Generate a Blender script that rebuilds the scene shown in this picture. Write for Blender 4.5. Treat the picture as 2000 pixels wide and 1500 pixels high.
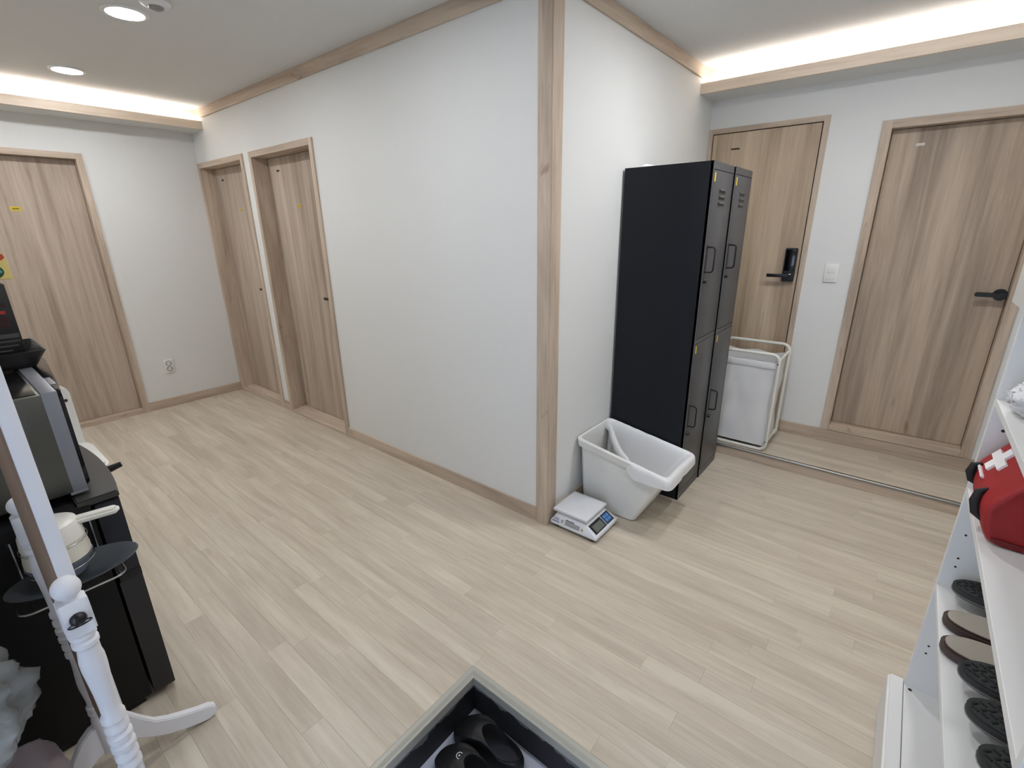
import bpy, bmesh, math, random
from mathutils import Vector, Matrix, noise
random.seed(7)
PI = math.pi
for o in list(bpy.data.objects): bpy.data.objects.remove(o)
sc = bpy.context.scene
COL = sc.collection

# ------------------------------------------------------------------ camera
cam_d = bpy.data.cameras.new('camera'); cam = bpy.data.objects.new('camera', cam_d); COL.objects.link(cam)
yaw, pitch, roll = math.radians(129.3437), math.radians(-18.17), math.radians(-0.7337)
fw = Vector((math.cos(pitch)*math.cos(yaw), math.cos(pitch)*math.sin(yaw), math.sin(pitch)))
rt = Vector((math.sin(yaw), -math.cos(yaw), 0)); up = rt.cross(fw)
r2 = rt*math.cos(roll)+up*math.sin(roll); u2 = -rt*math.sin(roll)+up*math.cos(roll)
M = Matrix((r2, u2, -fw)).transposed().to_4x4(); M.translation = (1.2701, -1.8290, 1.5306)
cam.matrix_world = M
cam_d.sensor_width = 36; cam_d.lens = 929.23/2000*36; cam_d.clip_start = 0.02
sc.camera = cam

# ------------------------------------------------------------------ world, exposure, lamp strengths
w = bpy.data.worlds.new('world'); sc.world = w; w.use_nodes = True
bg = w.node_tree.nodes['Background']; bg.inputs[0].default_value = (0.62, 0.76, 1.0, 1); bg.inputs[1].default_value = 4.0
vs = sc.view_settings
vs.view_transform = 'Standard'; vs.look = 'None'; vs.gamma = 1; vs.use_curve_mapping = False
vs.exposure = 0.41
DOWNLIGHT = 112.0
COVE = 27.0

# ------------------------------------------------------------------ materials
def srgb(r, g, b):
    f = lambda c: (c/255/12.92) if c/255 <= 0.04045 else ((c/255+0.055)/1.055)**2.4
    return (f(r), f(g), f(b), 1)
MATS = {}
def mat(name, col=(128,128,128), rough=0.5, metal=0.0, spec=0.5, emit=None, estr=0, alpha=1, trans=0, bump=0, bscale=50, var=0, vscale=4, coat=0):
    if name in MATS: return MATS[name]
    m = bpy.data.materials.new(name); m.use_nodes = True; MATS[name] = m
    nt = m.node_tree; b = nt.nodes['Principled BSDF']
    b.inputs['Base Color'].default_value = srgb(*col)
    b.inputs['Roughness'].default_value = rough; b.inputs['Metallic'].default_value = metal
    b.inputs['Specular IOR Level'].default_value = spec
    b.inputs['Coat Weight'].default_value = coat
    b.inputs['Transmission Weight'].default_value = trans; b.inputs['Alpha'].default_value = alpha
    if emit:
        b.inputs['Emission Color'].default_value = srgb(*emit); b.inputs['Emission Strength'].default_value = estr
    tc = nt.nodes.new('ShaderNodeTexCoord')
    if var:
        n = nt.nodes.new('ShaderNodeTexNoise'); n.inputs['Scale'].default_value = vscale; n.inputs['Detail'].default_value = 4
        nt.links.new(tc.outputs['Object'], n.inputs['Vector'])
        mx = nt.nodes.new('ShaderNodeMix'); mx.data_type = 'RGBA'
        c = srgb(*col); mx.inputs['A'].default_value = (c[0]*(1-var), c[1]*(1-var), c[2]*(1-var), 1); mx.inputs['B'].default_value = (min(1,c[0]*(1+var)), min(1,c[1]*(1+var)), min(1,c[2]*(1+var)), 1)
        nt.links.new(n.outputs['Fac'], mx.inputs['Factor']); nt.links.new(mx.outputs['Result'], b.inputs['Base Color'])
    if bump:
        n = nt.nodes.new('ShaderNodeTexNoise'); n.inputs['Scale'].default_value = bscale; n.inputs['Detail'].default_value = 3
        nt.links.new(tc.outputs['Object'], n.inputs['Vector'])
        bp = nt.nodes.new('ShaderNodeBump'); bp.inputs['Strength'].default_value = bump; bp.inputs['Distance'].default_value = 0.004
        nt.links.new(n.outputs['Fac'], bp.inputs['Height']); nt.links.new(bp.outputs['Normal'], b.inputs['Normal'])
    return m

def wood(name, axis, light, dark, across=7.0, along=0.45, rough=0.45, knots=True, seed=0.0, plankvar=0.0, boards=None):
    """wood grain running along the given axis of the object"""
    if name in MATS: return MATS[name]
    m = bpy.data.materials.new(name); m.use_nodes = True; MATS[name] = m
    nt = m.node_tree; b = nt.nodes['Principled BSDF']; L = nt.links
    b.inputs['Roughness'].default_value = rough; b.inputs['Specular IOR Level'].default_value = 0.35
    tc = nt.nodes.new('ShaderNodeTexCoord'); oi = nt.nodes.new('ShaderNodeObjectInfo')
    add = nt.nodes.new('ShaderNodeVectorMath'); add.operation = 'ADD'
    sc_ = nt.nodes.new('ShaderNodeVectorMath'); sc_.operation = 'SCALE'; sc_.inputs['Scale'].default_value = 37.0
    cmb = nt.nodes.new('ShaderNodeCombineXYZ')
    for i in range(3): L.new(oi.outputs['Random'], cmb.inputs[i])
    L.new(cmb.outputs[0], sc_.inputs[0]); L.new(tc.outputs['Object'], add.inputs[0]); L.new(sc_.outputs[0], add.inputs[1])
    def nz(s_across, s_along, detail, rgh=0.6, dist=0.0):
        mp = nt.nodes.new('ShaderNodeMapping'); s = [s_across]*3; s[axis] = s_along
        mp.inputs['Scale'].default_value = s; L.new(add.outputs[0], mp.inputs['Vector'])
        n = nt.nodes.new('ShaderNodeTexNoise'); n.inputs['Scale'].default_value = 1; n.inputs['Detail'].default_value = detail
        n.inputs['Roughness'].default_value = rgh; n.inputs['Distortion'].default_value = dist
        L.new(mp.outputs[0], n.inputs['Vector']); return n
    broad = nz(across, along, 4, 0.55, 0.7); fine = nz(across*6, along*3.6, 5, 0.7, 0.4)
    rp = nt.nodes.new('ShaderNodeValToRGB'); rp.color_ramp.elements[0].position = 0.36; rp.color_ramp.elements[1].position = 0.62
    rp.color_ramp.elements[0].color = srgb(*dark); rp.color_ramp.elements[1].color = srgb(*light)
    mixf = nt.nodes.new('ShaderNodeMix'); mixf.data_type = 'FLOAT'; mixf.inputs['Factor'].default_value = 0.38
    L.new(broad.outputs['Fac'], mixf.inputs['A']); L.new(fine.outputs['Fac'], mixf.inputs['B'])
    L.new(mixf.outputs['Result'], rp.inputs['Fac'])
    out = rp.outputs['Color']
    if knots:
        kn = nz(across*0.9, along*5, 2, 0.5, 1.2)
        kr = nt.nodes.new('ShaderNodeValToRGB'); kr.color_ramp.elements[0].position = 0.70; kr.color_ramp.elements[1].position = 0.80
        kr.color_ramp.elements[0].color = (0,0,0,1); kr.color_ramp.elements[1].color = (0.55,0.55,0.55,1)
        L.new(kn.outputs['Fac'], kr.inputs['Fac'])
        mx = nt.nodes.new('ShaderNodeMix'); mx.data_type = 'RGBA'
        d = srgb(*dark); mx.inputs['B'].default_value = (d[0]*0.6, d[1]*0.52, d[2]*0.45, 1)
        L.new(kr.outputs['Color'], mx.inputs['Factor']); L.new(out, mx.inputs['A']); out = mx.outputs['Result']
    if plankvar:
        hsv = nt.nodes.new('ShaderNodeHueSaturation')
        mr = nt.nodes.new('ShaderNodeMapRange'); mr.inputs['To Min'].default_value = 1-plankvar; mr.inputs['To Max'].default_value = 1+plankvar
        L.new(oi.outputs['Random'], mr.inputs['Value']); L.new(mr.outputs[0], hsv.inputs['Value']); L.new(out, hsv.inputs['Color']); out = hsv.outputs['Color']
    L.new(out, b.inputs['Base Color'])
    bp = nt.nodes.new('ShaderNodeBump'); bp.inputs['Strength'].default_value = 0.12; bp.inputs['Distance'].default_value = 0.002
    L.new(fine.outputs['Fac'], bp.inputs['Height']); L.new(bp.outputs['Normal'], b.inputs['Normal'])
    return m

WL, WD = (209,191,171), (169,150,132)
W_DOOR = wood('wood_door_vertical_grain', 2, (202,186,169), (152,135,120), 6.0, 0.40)
W_Z = wood('wood_trim_vertical_grain', 2, WL, WD, 11, 1.0)
W_X = wood('wood_trim_grain_along_x', 0, WL, WD, 11, 1.0)
W_Y = wood('wood_trim_grain_along_y', 1, WL, WD, 11, 1.0)
COVE_LIT = ((232,217,200), (206,188,168))  # trim wood paled to put the cove glow into its colour
P_X = wood('cove_lit_wood_grain_along_x', 0, *COVE_LIT, 11, 1.0, knots=False)
P_Y = wood('cove_lit_wood_grain_along_y', 1, *COVE_LIT, 11, 1.0, knots=False)
W_FLOOR = wood('pale_oak_floor_plank', 0, (213,202,184), (184,171,153), 9, 1.0, 0.42, knots=False, plankvar=0.03)
WALL = mat('white_wallpaper', (226,226,223), 0.85, spec=0.25, bump=0.18, bscale=140, var=0.012, vscale=1.3)
CEIL = mat('ceiling_paper', (222,222,220), 0.9, spec=0.2, bump=0.15, bscale=120)
SUB = mat('floor_joint_filler', (150,138,122), 0.8)
WHITE = mat('white_painted_wood', (232,232,236), 0.4, var=0.01)
LAMIN = mat('white_melamine_board', (232,231,228), 0.45)
WPLAST = mat('white_plastic', (234,233,228), 0.38)
BPLAST = mat('black_plastic', (14,14,15), 0.42)
BGLOSS = mat('black_gloss_plastic', (9,9,10), 0.15)
DKMET = mat('charcoal_powder_coat', (74,74,76), 0.38, spec=0.5)
NAVY = mat('dark_navy_powder_coat', (20,23,30), 0.5, spec=0.3)
CHROME = mat('polished_steel', (200,200,200), 0.18, metal=1)
STEEL = mat('brushed_dark_steel', (104,104,98), 0.34, metal=0.85, bump=0.1, bscale=200)
SILVER = mat('silver_grey_paint', (140,142,148), 0.4, metal=0.3)
YEL = mat('yellow_sticker', (214,186,62), 0.6)
INK = mat('dark_print', (38,36,34), 0.6)

# ------------------------------------------------------------------ mesh helpers
class MB:
    def __init__(s): s.bm = bmesh.new()
    def box(s, x0, x1, y0, y1, z0, z1, bev=0.0, seg=2):
        r = bmesh.ops.create_cube(s.bm, size=1)
        vv = r['verts']
        for v in vv:
            v.co = Vector(((x0+x1)/2+v.co.x*(x1-x0), (y0+y1)/2+v.co.y*(y1-y0), (z0+z1)/2+v.co.z*(z1-z0)))
        if bev:
            ee = list({e for v in vv for e in v.link_edges})
            bmesh.ops.bevel(s.bm, geom=ee, offset=bev, segments=seg, affect='EDGES', profile=0.5)
        return s
    def prism(s, pts, axis, a0, a1, bev=0.0):
        """polygon pts extruded along axis. axis 0: pts=(y,z); 1: (x,z); 2: (x,y)"""
        def p3(p, a):
            return {0: (a, p[0], p[1]), 1: (p[0], a, p[1]), 2: (p[0], p[1], a)}[axis]
        v0 = [s.bm.verts.new(p3(p, a0)) for p in pts]; v1 = [s.bm.verts.new(p3(p, a1)) for p in pts]
        n = len(pts); fs = [s.bm.faces.new(v0), s.bm.faces.new(v1[::-1])]
        for i in range(n): fs.append(s.bm.faces.new((v0[i], v0[(i+1) % n], v1[(i+1) % n], v1[i])))
        bmesh.ops.recalc_face_normals(s.bm, faces=fs)
        if bev:
            ee = list({e for f in fs[:2] for e in f.edges})
            bmesh.ops.bevel(s.bm, geom=ee, offset=bev, segments=2, affect='EDGES')
        return s
    def lathe(s, prof, c=(0,0,0), n=24, axis=2, sx=1.0, sy=1.0):
        """prof = [(r,h)...] revolved round axis"""
        rings = []
        for r, h in prof:
            ring = []
            for i in range(n):
                a = 2*PI*i/n; p = (r*math.cos(a)*sx, r*math.sin(a)*sy, h)
                if axis == 0: p = (p[2], p[0], p[1])
                elif axis == 1: p = (p[1], p[2], p[0])
                ring.append(s.bm.verts.new((p[0]+c[0], p[1]+c[1], p[2]+c[2])))
            rings.append(ring)
        fs = []
        for a, b in zip(rings, rings[1:]):
            for i in range(n): fs.append(s.bm.faces.new((a[i], a[(i+1) % n], b[(i+1) % n], b[i])))
        fs.append(s.bm.faces.new(rings[0][::-1])); fs.append(s.bm.faces.new(rings[-1]))
        bmesh.ops.recalc_face_normals(s.bm, faces=fs)
        return s
    def tube(s, pts, r, n=10, closed=False):
        P = [Vector(p) for p in pts]; m = len(P); rings = []
        prev = None
        for i in range(m):
            if closed: t = P[(i+1) % m]-P[i-1]
            else: t = P[min(i+1, m-1)]-P[max(i-1, 0)]
            t.normalize()
            if prev is None:
                u = t.cross(Vector((0,0,1)));
                if u.length < 1e-3: u = t.cross(Vector((1,0,0)))
            else: u = prev - t*prev.dot(t)
            u.normalize(); prev = u.copy(); v = t.cross(u)
            rr = r[i] if isinstance(r, (list, tuple)) else r
            rings.append([s.bm.verts.new(P[i]+(u*math.cos(2*PI*k/n)+v*math.sin(2*PI*k/n))*rr) for k in range(n)])
        fs = []
        prs = list(zip(rings, rings[1:])) + ([(rings[-1], rings[0])] if closed else [])
        for a, b in prs:
            off = 0
            if closed and a is rings[-1]:
                off = min(range(n), key=lambda k: (a[0].co-b[k].co).length)
            for i in range(n): fs.append(s.bm.faces.new((a[i], a[(i+1) % n], b[(i+1+off) % n], b[(i+off) % n])))
        if not closed: fs.append(s.bm.faces.new(rings[0][::-1])); fs.append(s.bm.faces.new(rings[-1]))
        bmesh.ops.recalc_face_normals(s.bm, faces=fs)
        return s
    def grid(s, rows, closed_u=False):
        V = [[s.bm.verts.new(p) for p in row] for row in rows]
        for a, b in zip(V, V[1:]):
            n = len(a)
            for i in range(n if closed_u else n-1):
                try: s.bm.faces.new((a[i], a[(i+1) % n], b[(i+1) % n], b[i]))
                except ValueError: pass
        return V
    def build(s, name, m, parent=None, smooth=True, ang=35, world=True):
        me = bpy.data.meshes.new(name); s.bm.to_mesh(me); s.bm.free()
        if parent is not None and world:
            root = parent
            while root.parent: root = root.parent
            if root.rotation_euler.z == 0: me.transform(Matrix.Translation(-Vector(root.location)))
        me.materials.append(m)
        if smooth:
            me.shade_smooth(); me.set_sharp_from_angle(angle=math.radians(ang))
        o = bpy.data.objects.new(name, me); COL.objects.link(o)
        if parent is not None: o.parent = parent
        return o
def B(*a, **k): return MB().box(*a, **k)
def tag(o, label, cat, group=None, kind=None):
    o['label'] = label; o['category'] = cat
    if group: o['group'] = group
    if kind: o['kind'] = kind
    return o
def thing(name, label, cat, loc=(0,0,0), rz=0.0, group=None, kind=None):
    o = bpy.data.objects.new(name, None); COL.objects.link(o); o.location = loc; o.rotation_euler = (0,0,rz)
    o.empty_display_size = 0.05
    return tag(o, label, cat, group, kind)
def struct(name, mb, m, label, cat, smooth=False):
    return tag(mb.build(name, m, smooth=smooth), label, cat, kind='structure')
def rrect(x0, x1, z0, z1, r, n=6):
    pts = []
    for cx, cz, a0 in ((x1-r, z1-r, 0), (x0+r, z1-r, 90), (x0+r, z0+r, 180), (x1-r, z0+r, 270)):
        for i in range(n+1):
            a = math.radians(a0+90*i/n); pts.append((cx+r*math.cos(a), cz+r*math.sin(a)))
    return pts
def text_mesh(name, body, size, m, parent, mw, font_shear=0.0, extrude=0.0006):
    cu = bpy.data.curves.new(name, 'FONT'); cu.body = body; cu.size = size; cu.extrude = extrude; cu.shear = font_shear
    to = bpy.data.objects.new(name, cu); COL.objects.link(to)
    dg = bpy.context.evaluated_depsgraph_get(); me = bpy.data.meshes.new_from_object(to.evaluated_get(dg))
    bpy.data.objects.remove(to); bpy.data.curves.remove(cu)
    me.transform(mw); me.materials.clear(); me.materials.append(m)
    root = parent
    while root.parent: root = root.parent
    if root.rotation_euler.z == 0: me.transform(Matrix.Translation(-Vector(root.location)))
    o = bpy.data.objects.new(name, me); COL.objects.link(o); o.parent = parent
    return o
def frame_mat(origin, xdir, ydir):
    x = Vector(xdir).normalized(); y = Vector(ydir).normalized(); z = x.cross(y)
    m = Matrix((x, y, z)).transposed().to_4x4(); m.translation = origin; return m

# ------------------------------------------------------------------ room dimensions (metres)
XL, YM, XR, YS, YE = -3.796, 1.953, 1.87, -2.3, -2.75     # left wall, door wall on the right, wall behind the cabinet, wall behind the fridge, entrance wall
ZC, ZS, YST = 2.5, 0.072, 1.451                            # ceiling, step height, step front
PX, PY, PD = 0.298, -0.89, -0.157                          # entry pit corner and depth

def wall(name, axis, p0, p1, u0, u1, z0, z1, holes, label):
    """axis 0: wall plane x, u=y. axis 1: wall plane y, u=x."""
    us = sorted({u0, u1, *[h[0] for h in holes], *[h[1] for h in holes]}); zs = sorted({z0, z1, *[h[2] for h in holes], *[h[3] for h in holes]})
    us = [u for u in us if u0 <= u <= u1]; zs = [z for z in zs if z0 <= z <= z1]
    mb = MB()
    for a, b in zip(us, us[1:]):
        run = None
        for c, d in zip(zs, zs[1:]):
            inh = any(h[0] < (a+b)/2 < h[1] and h[2] < (c+d)/2 < h[3] for h in holes)
            if inh:
                if run: _cell(mb, axis, p0, p1, a, b, *run); run = None
            else: run = (run[0] if run else c, d)
        if run: _cell(mb, axis, p0, p1, a, b, *run)
    return struct(name, mb, WALL, label, 'wall')
def _cell(mb, axis, p0, p1, a, b, c, d):
    if axis == 0: mb.box(p0, p1, a, b, c, d)
    else: mb.box(a, b, p0, p1, c, d)

wall('wall_back', 1, 0.0, 0.2, XL-0.2, 0.0, 0.0, ZC, [(XL-0.2+0.2, -2.888, 0, 2.101), (-2.777, -1.86, 0, 2.10)], 'long white papered wall with two narrow doors')
wall('wall_return', 0, -0.2, 0.0, 0.2, YM, 0.0, ZC, [], 'white papered wall beside the dark lockers')
wall('wall_left', 0, XL-0.2, XL, YS, 0.0, 0.0, ZC, [(-1.71, -0.799, 0, 2.108)], 'white papered end wall with the leftmost door')
wall('wall_right', 1, YM, YM+0.2, -0.2, XR, 0.0, ZC, [(0.001, 0.725, ZS, 2.165), (0.993, 1.774, 0.159, 2.095)], 'white papered wall with the lock door and the lever door')
wall('wall_cabinet', 0, XR, XR+0.15, YE, YM+0.2, PD-0.1, ZC, [], 'white wall behind the shoe cabinet')
wall('wall_appliance', 1, YS-0.15, YS, XL-0.2, PX-0.02, 0.0, ZC, [], 'white wall behind the black fridge')
wall('wall_entrance', 1, YE-0.15, YE, PX-0.17, XR, PD-0.1, ZC, [(0.62, 1.52, PD, 1.95)], 'white wall around the entrance door')
wall('wall_porch', 0, PX-0.17, PX-0.02, YE, YS-0.15, PD-0.1, ZC, [], 'white side wall of the entrance porch')
struct('ceiling', MB().box(XL-0.2, XR+0.15, YE-0.15, YM+0.2, ZC, ZC+0.12), CEIL, 'flat grey-white papered ceiling', 'ceiling')

# unseen entrance glass door behind the camera, added to let bluish daylight in
wd = thing('window_1', 'unseen glazed entrance door added behind the shoe pit for daylight', 'window', (1.07, YE-0.07, PD), kind='structure')
fmb = MB(); fmb.box(0.62, 0.68, YE-0.1, YE-0.04, PD, 1.95).box(1.46, 1.52, YE-0.1, YE-0.04, PD, 1.95).box(0.68, 1.46, YE-0.1, YE-0.04, 1.87, 1.95).box(0.68, 1.46, YE-0.1, YE-0.04, PD, PD+0.12)
fmb.build('window_frame', DKMET, wd, smooth=False)
B(0.68, 1.46, YE-0.075, YE-0.069, PD+0.12, 1.87).build('pane', mat('clear_glass', (255,255,255), 0.0, trans=1.0), wd, smooth=False)

# ------------------------------------------------------------------ floor: subfloor slab and loose planks
fl = MB(); fl.box(XL-0.2, PX+0.02, YS-0.15, 0.2, -0.25, -0.007); fl.box(PX+0.02, XR, PY-0.02, YM, -0.25, -0.007).box(-0.2, PX+0.02, 0.2, YM, -0.25, -0.007)
fl.box(1.47, XR, YE, PY-0.02, -0.25, -0.007)
floor = struct('floor', fl, SUB, 'pale oak plank floor of the whole room', 'floor')
PW = 0.0745
def plank(parent, x0, x1, y0, y1, z):
    if x1-x0 < 0.01 or y1-y0 < 0.008: return
    cx, cy = (x0+x1)/2, (y0+y1)/2; g = 0.00022
    mb = MB(); mb.box(x0-cx+g, x1-cx-g, y0-cy+g, y1-cy-g, -0.007, 0.0)
    o = mb.build('plank', W_FLOOR, parent, smooth=False, world=False); o.location = (cx, cy, z); return o
def plank_rows(parent, ytop, ybot, xr, z, seed):
    rnd = random.Random(seed); y = ytop
    i = 0
    while y > ybot+1e-6:
        y1 = max(y-PW, ybot)
        for (x0, x1, ya, yb) in xr(y1, y):
            x = x0 - rnd.uniform(0.05, 0.88)
            while x < x1:
                e = x+0.93
                a, b = max(x, x0), min(e, x1)
                if b-a > 0.0: plank(parent, a, b, ya, yb, z)
                x = e
        y = y1; i += 1
def spans(ya, yb):
    if ya >= -1e-6: return [(0.0, XR, ya, yb)]
    if ya >= PY: return [(XL, XR, ya, yb)]
    if yb > PY: return [(XL, PX, ya, yb), (PX, XR, PY, yb)]
    return [(XL, PX, ya, yb)]
plank_rows(floor, YST, 0.0, spans, 0.0, 3)
plank_rows(floor, 0.0, YS, spans, 0.0, 5)
# raised step along the door wall
st = struct('floor_step', MB().box(0.0, XR, YST+0.004, YM, -0.004, ZS-0.007), SUB, 'low raised plank step below the two right doors', 'step')
plank_rows(st, YM, YST+0.012, lambda a, b: [(0.0, XR, a, b)], ZS, 11)
B(0.0, XR, YST-0.004, YST+0.004, 0.0, ZS-0.012).build('riser', W_X, st, smooth=False)
nz = MB(); nz.prism([(YST-0.008, ZS-0.014), (YST+0.014, ZS-0.014), (YST+0.014, ZS+0.0025), (YST-0.004, ZS+0.0025), (YST-0.008, ZS-0.002)], 0, 0.0, XR)
nz.build('nosing', mat('brushed_aluminium', (150,148,144), 0.35, metal=0.9), st)

# ------------------------------------------------------------------ entry pit
def pit_side():
    m = bpy.data.materials.new('grey_pit_side_with_black_sealant'); m.use_nodes = True; nt = m.node_tree; b = nt.nodes['Principled BSDF']; L = nt.links
    b.inputs['Roughness'].default_value = 0.6
    tc = nt.nodes.new('ShaderNodeTexCoord'); sp = nt.nodes.new('ShaderNodeSeparateXYZ'); n = nt.nodes.new('ShaderNodeTexNoise'); n.inputs['Scale'].default_value = 16; n.inputs['Detail'].default_value = 6
    L.new(tc.outputs['Object'], n.inputs['Vector']); L.new(tc.outputs['Object'], sp.inputs[0])
    ma = nt.nodes.new('ShaderNodeMath'); ma.operation = 'MULTIPLY_ADD'; ma.inputs[1].default_value = 0.085; L.new(n.outputs['Fac'], ma.inputs[0]); L.new(sp.outputs['Z'], ma.inputs[2])
    gt = nt.nodes.new('ShaderNodeMath'); gt.operation = 'GREATER_THAN'; gt.inputs[1].default_value = -0.012; L.new(ma.outputs[0], gt.inputs[0])
    mx = nt.nodes.new('ShaderNodeMix'); mx.data_type = 'RGBA'; mx.inputs['A'].default_value = srgb(20,20,24); mx.inputs['B'].default_value = srgb(104,103,104); L.new(gt.outputs[0], mx.inputs['Factor'])
    L.new(mx.outputs['Result'], b.inputs['Base Color']); return m
PITW = pit_side()
PITF = mat('pale_blue_grey_tile', (188,192,204), 0.5, var=0.12, vscale=14)
px1, py1 = PX+0.034, PY-0.034
pt = MB(); pt.box(PX+0.012, px1-0.004, YE, PY, PD-0.02, -0.008).box(px1-0.004, 1.47, py1+0.004, PY-0.012, PD-0.02, -0.008).box(1.455, 1.47, YE, py1, PD-0.02, -0.008)
struct('wall_pit', pt, PITW, 'grimy dark inner sides of the entry shoe pit', 'wall')
struct('floor_pit', MB().box(PX, 1.47, YE-0.1, PY, PD-0.1, PD), PITF, 'pale tiled floor of the entry shoe pit', 'floor')
ALU = mat('satin_aluminium_edge', (176,174,164), 0.42, metal=0.3)
def pit_trim(name, along, label):
    # ridged metal edging, mitred at the corner: profile (distance inwards, height)
    prof = [(0, 0.0), (0.0, 0.003), (0.003, 0.005)]
    for k in range(3): prof += [(0.018+k*0.005, 0.005), (0.0195+k*0.005, 0.0035), (0.0215+k*0.005, 0.0035), (0.023+k*0.005, 0.005)]
    prof += [(0.036, 0.005), (0.038, 0.003), (0.038, -0.03), (0.033, -0.03), (0.033, 0.0)]
    mb = MB(); bm = mb.bm
    end = -2.6 if along == 1 else 1.47
    a, b = [], []
    for d, z in prof:
        if along == 1: a.append(bm.verts.new((PX+d, PY-d, z))); b.append(bm.verts.new((PX+d, end, z)))
        else: a.append(bm.verts.new((PX+d, PY-d, z))); b.append(bm.verts.new((end, PY-d, z)))
    n = len(prof)
    for i in range(n): bm.faces.new((a[i], a[(i+1) % n], b[(i+1) % n], b[i]))
    bm.faces.new(a); bm.faces.new(b[::-1]); bmesh.ops.recalc_face_normals(bm, faces=bm.faces)
    struct(name, mb, ALU, label, 'trim')
pit_trim('trim_1', 1, 'ridged grey metal edging on the left side of the shoe pit')
pit_trim('trim_2', 0, 'ridged grey metal edging on the right side of the shoe pit')

# ------------------------------------------------------------------ timber trims
struct('trim_3', MB().box(-0.061, 0.0095, -0.013, 0.0, 0.0, ZC-0.002, bev=0.002), W_Z, 'left board of the wooden corner post', 'trim')
c2 = MB(); c2.box(0.0, 0.013, -0.0095, 0.068, 0.0, ZC-0.002, bev=0.002)
struct('trim_4', c2, W_Z, 'right board of the wooden corner post', 'trim')
struct('trim_5', MB().box(XL+0.166, -0.062, -0.014, 0.0, 2.43, ZC, bev=0.002), W_X, 'wooden ceiling moulding over the long white wall', 'trim')
struct('trim_6', MB().box(0.0, 0.014, 0.069, YM-0.166, 2.43, ZC, bev=0.002), W_Y, 'wooden ceiling moulding over the lockers', 'trim')
struct('baseboard_back', MB().box(-1.859, -0.062, -0.012, 0.0, 0.0, 0.082, bev=0.002).box(-2.887, -2.778, -0.012, 0.0, 0.0, 0.082), W_X, 'wooden skirting below the long white wall', 'baseboard')
struct('baseboard_left', MB().box(XL, XL+0.012, -0.798, -0.013, 0.0, 0.08, bev=0.002), W_Y, 'wooden skirting below the socket on the end wall', 'baseboard')
struct('baseboard_return', MB().box(0.0, 0.012, 0.069, YST-0.01, 0.0, 0.082, bev=0.002), W_Y, 'wooden skirting behind bin and lockers', 'baseboard')
struct('baseboard_right', MB().box(0.726, XR, YM-0.014, YM, ZS, 0.158, bev=0.002), W_X, 'deep wooden skirting below the right lever door', 'baseboard')

# lit cove ledges
GLOW = mat('led_strip', (255,255,255), 0.5, emit=(255,249,244), estr=COVE)
def cove(side):
    if side == 'right':
        y0 = YM-0.263; t = thing('trim_7', 'wooden light cove ledge above the two right doors', 'cove', (0.9, YM, 2.34), kind='structure')
        B(0.0, XR, y0, y0+0.02, 2.341, 2.403, bev=0.001).build('fascia', P_X, t, smooth=False)
        B(0.0, XR, y0+0.02, YM, 2.341, 2.353).build('soffit', WALL, t, smooth=False)
        B(0.0, XR, YM-0.166, YM-0.15, 2.353, ZC).build('back_board', P_X, t, smooth=False)
        B(0.0, XR, y0+0.045, y0+0.065, 2.353, 2.386).build('strip_carrier', WALL, t, smooth=False)
        B(0.02, XR, y0+0.048, y0+0.062, 2.386, 2.394).build('led_strip', GLOW, t, smooth=False)
    else:
        x0 = XL+0.254; t = thing('trim_8', 'wooden light cove ledge on the left end wall', 'cove', (XL, -1.2, 2.34), kind='structure')
        B(x0-0.02, x0, YS, 0.0, 2.345, 2.408, bev=0.001).build('fascia', P_Y, t, smooth=False)
        B(XL, x0-0.02, YS, 0.0, 2.345, 2.357).build('soffit', WALL, t, smooth=False)
        B(XL+0.15, XL+0.166, YS, 0.0, 2.357, ZC).build('back_board', P_Y, t, smooth=False)
        B(x0-0.065, x0-0.045, YS, 0.0, 2.357, 2.390).build('strip_carrier', WALL, t, smooth=False)
        B(x0-0.062, x0-0.048, YS, -0.02, 2.390, 2.398).build('led_strip', GLOW, t, smooth=False)
cove('right'); cove('left')

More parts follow.
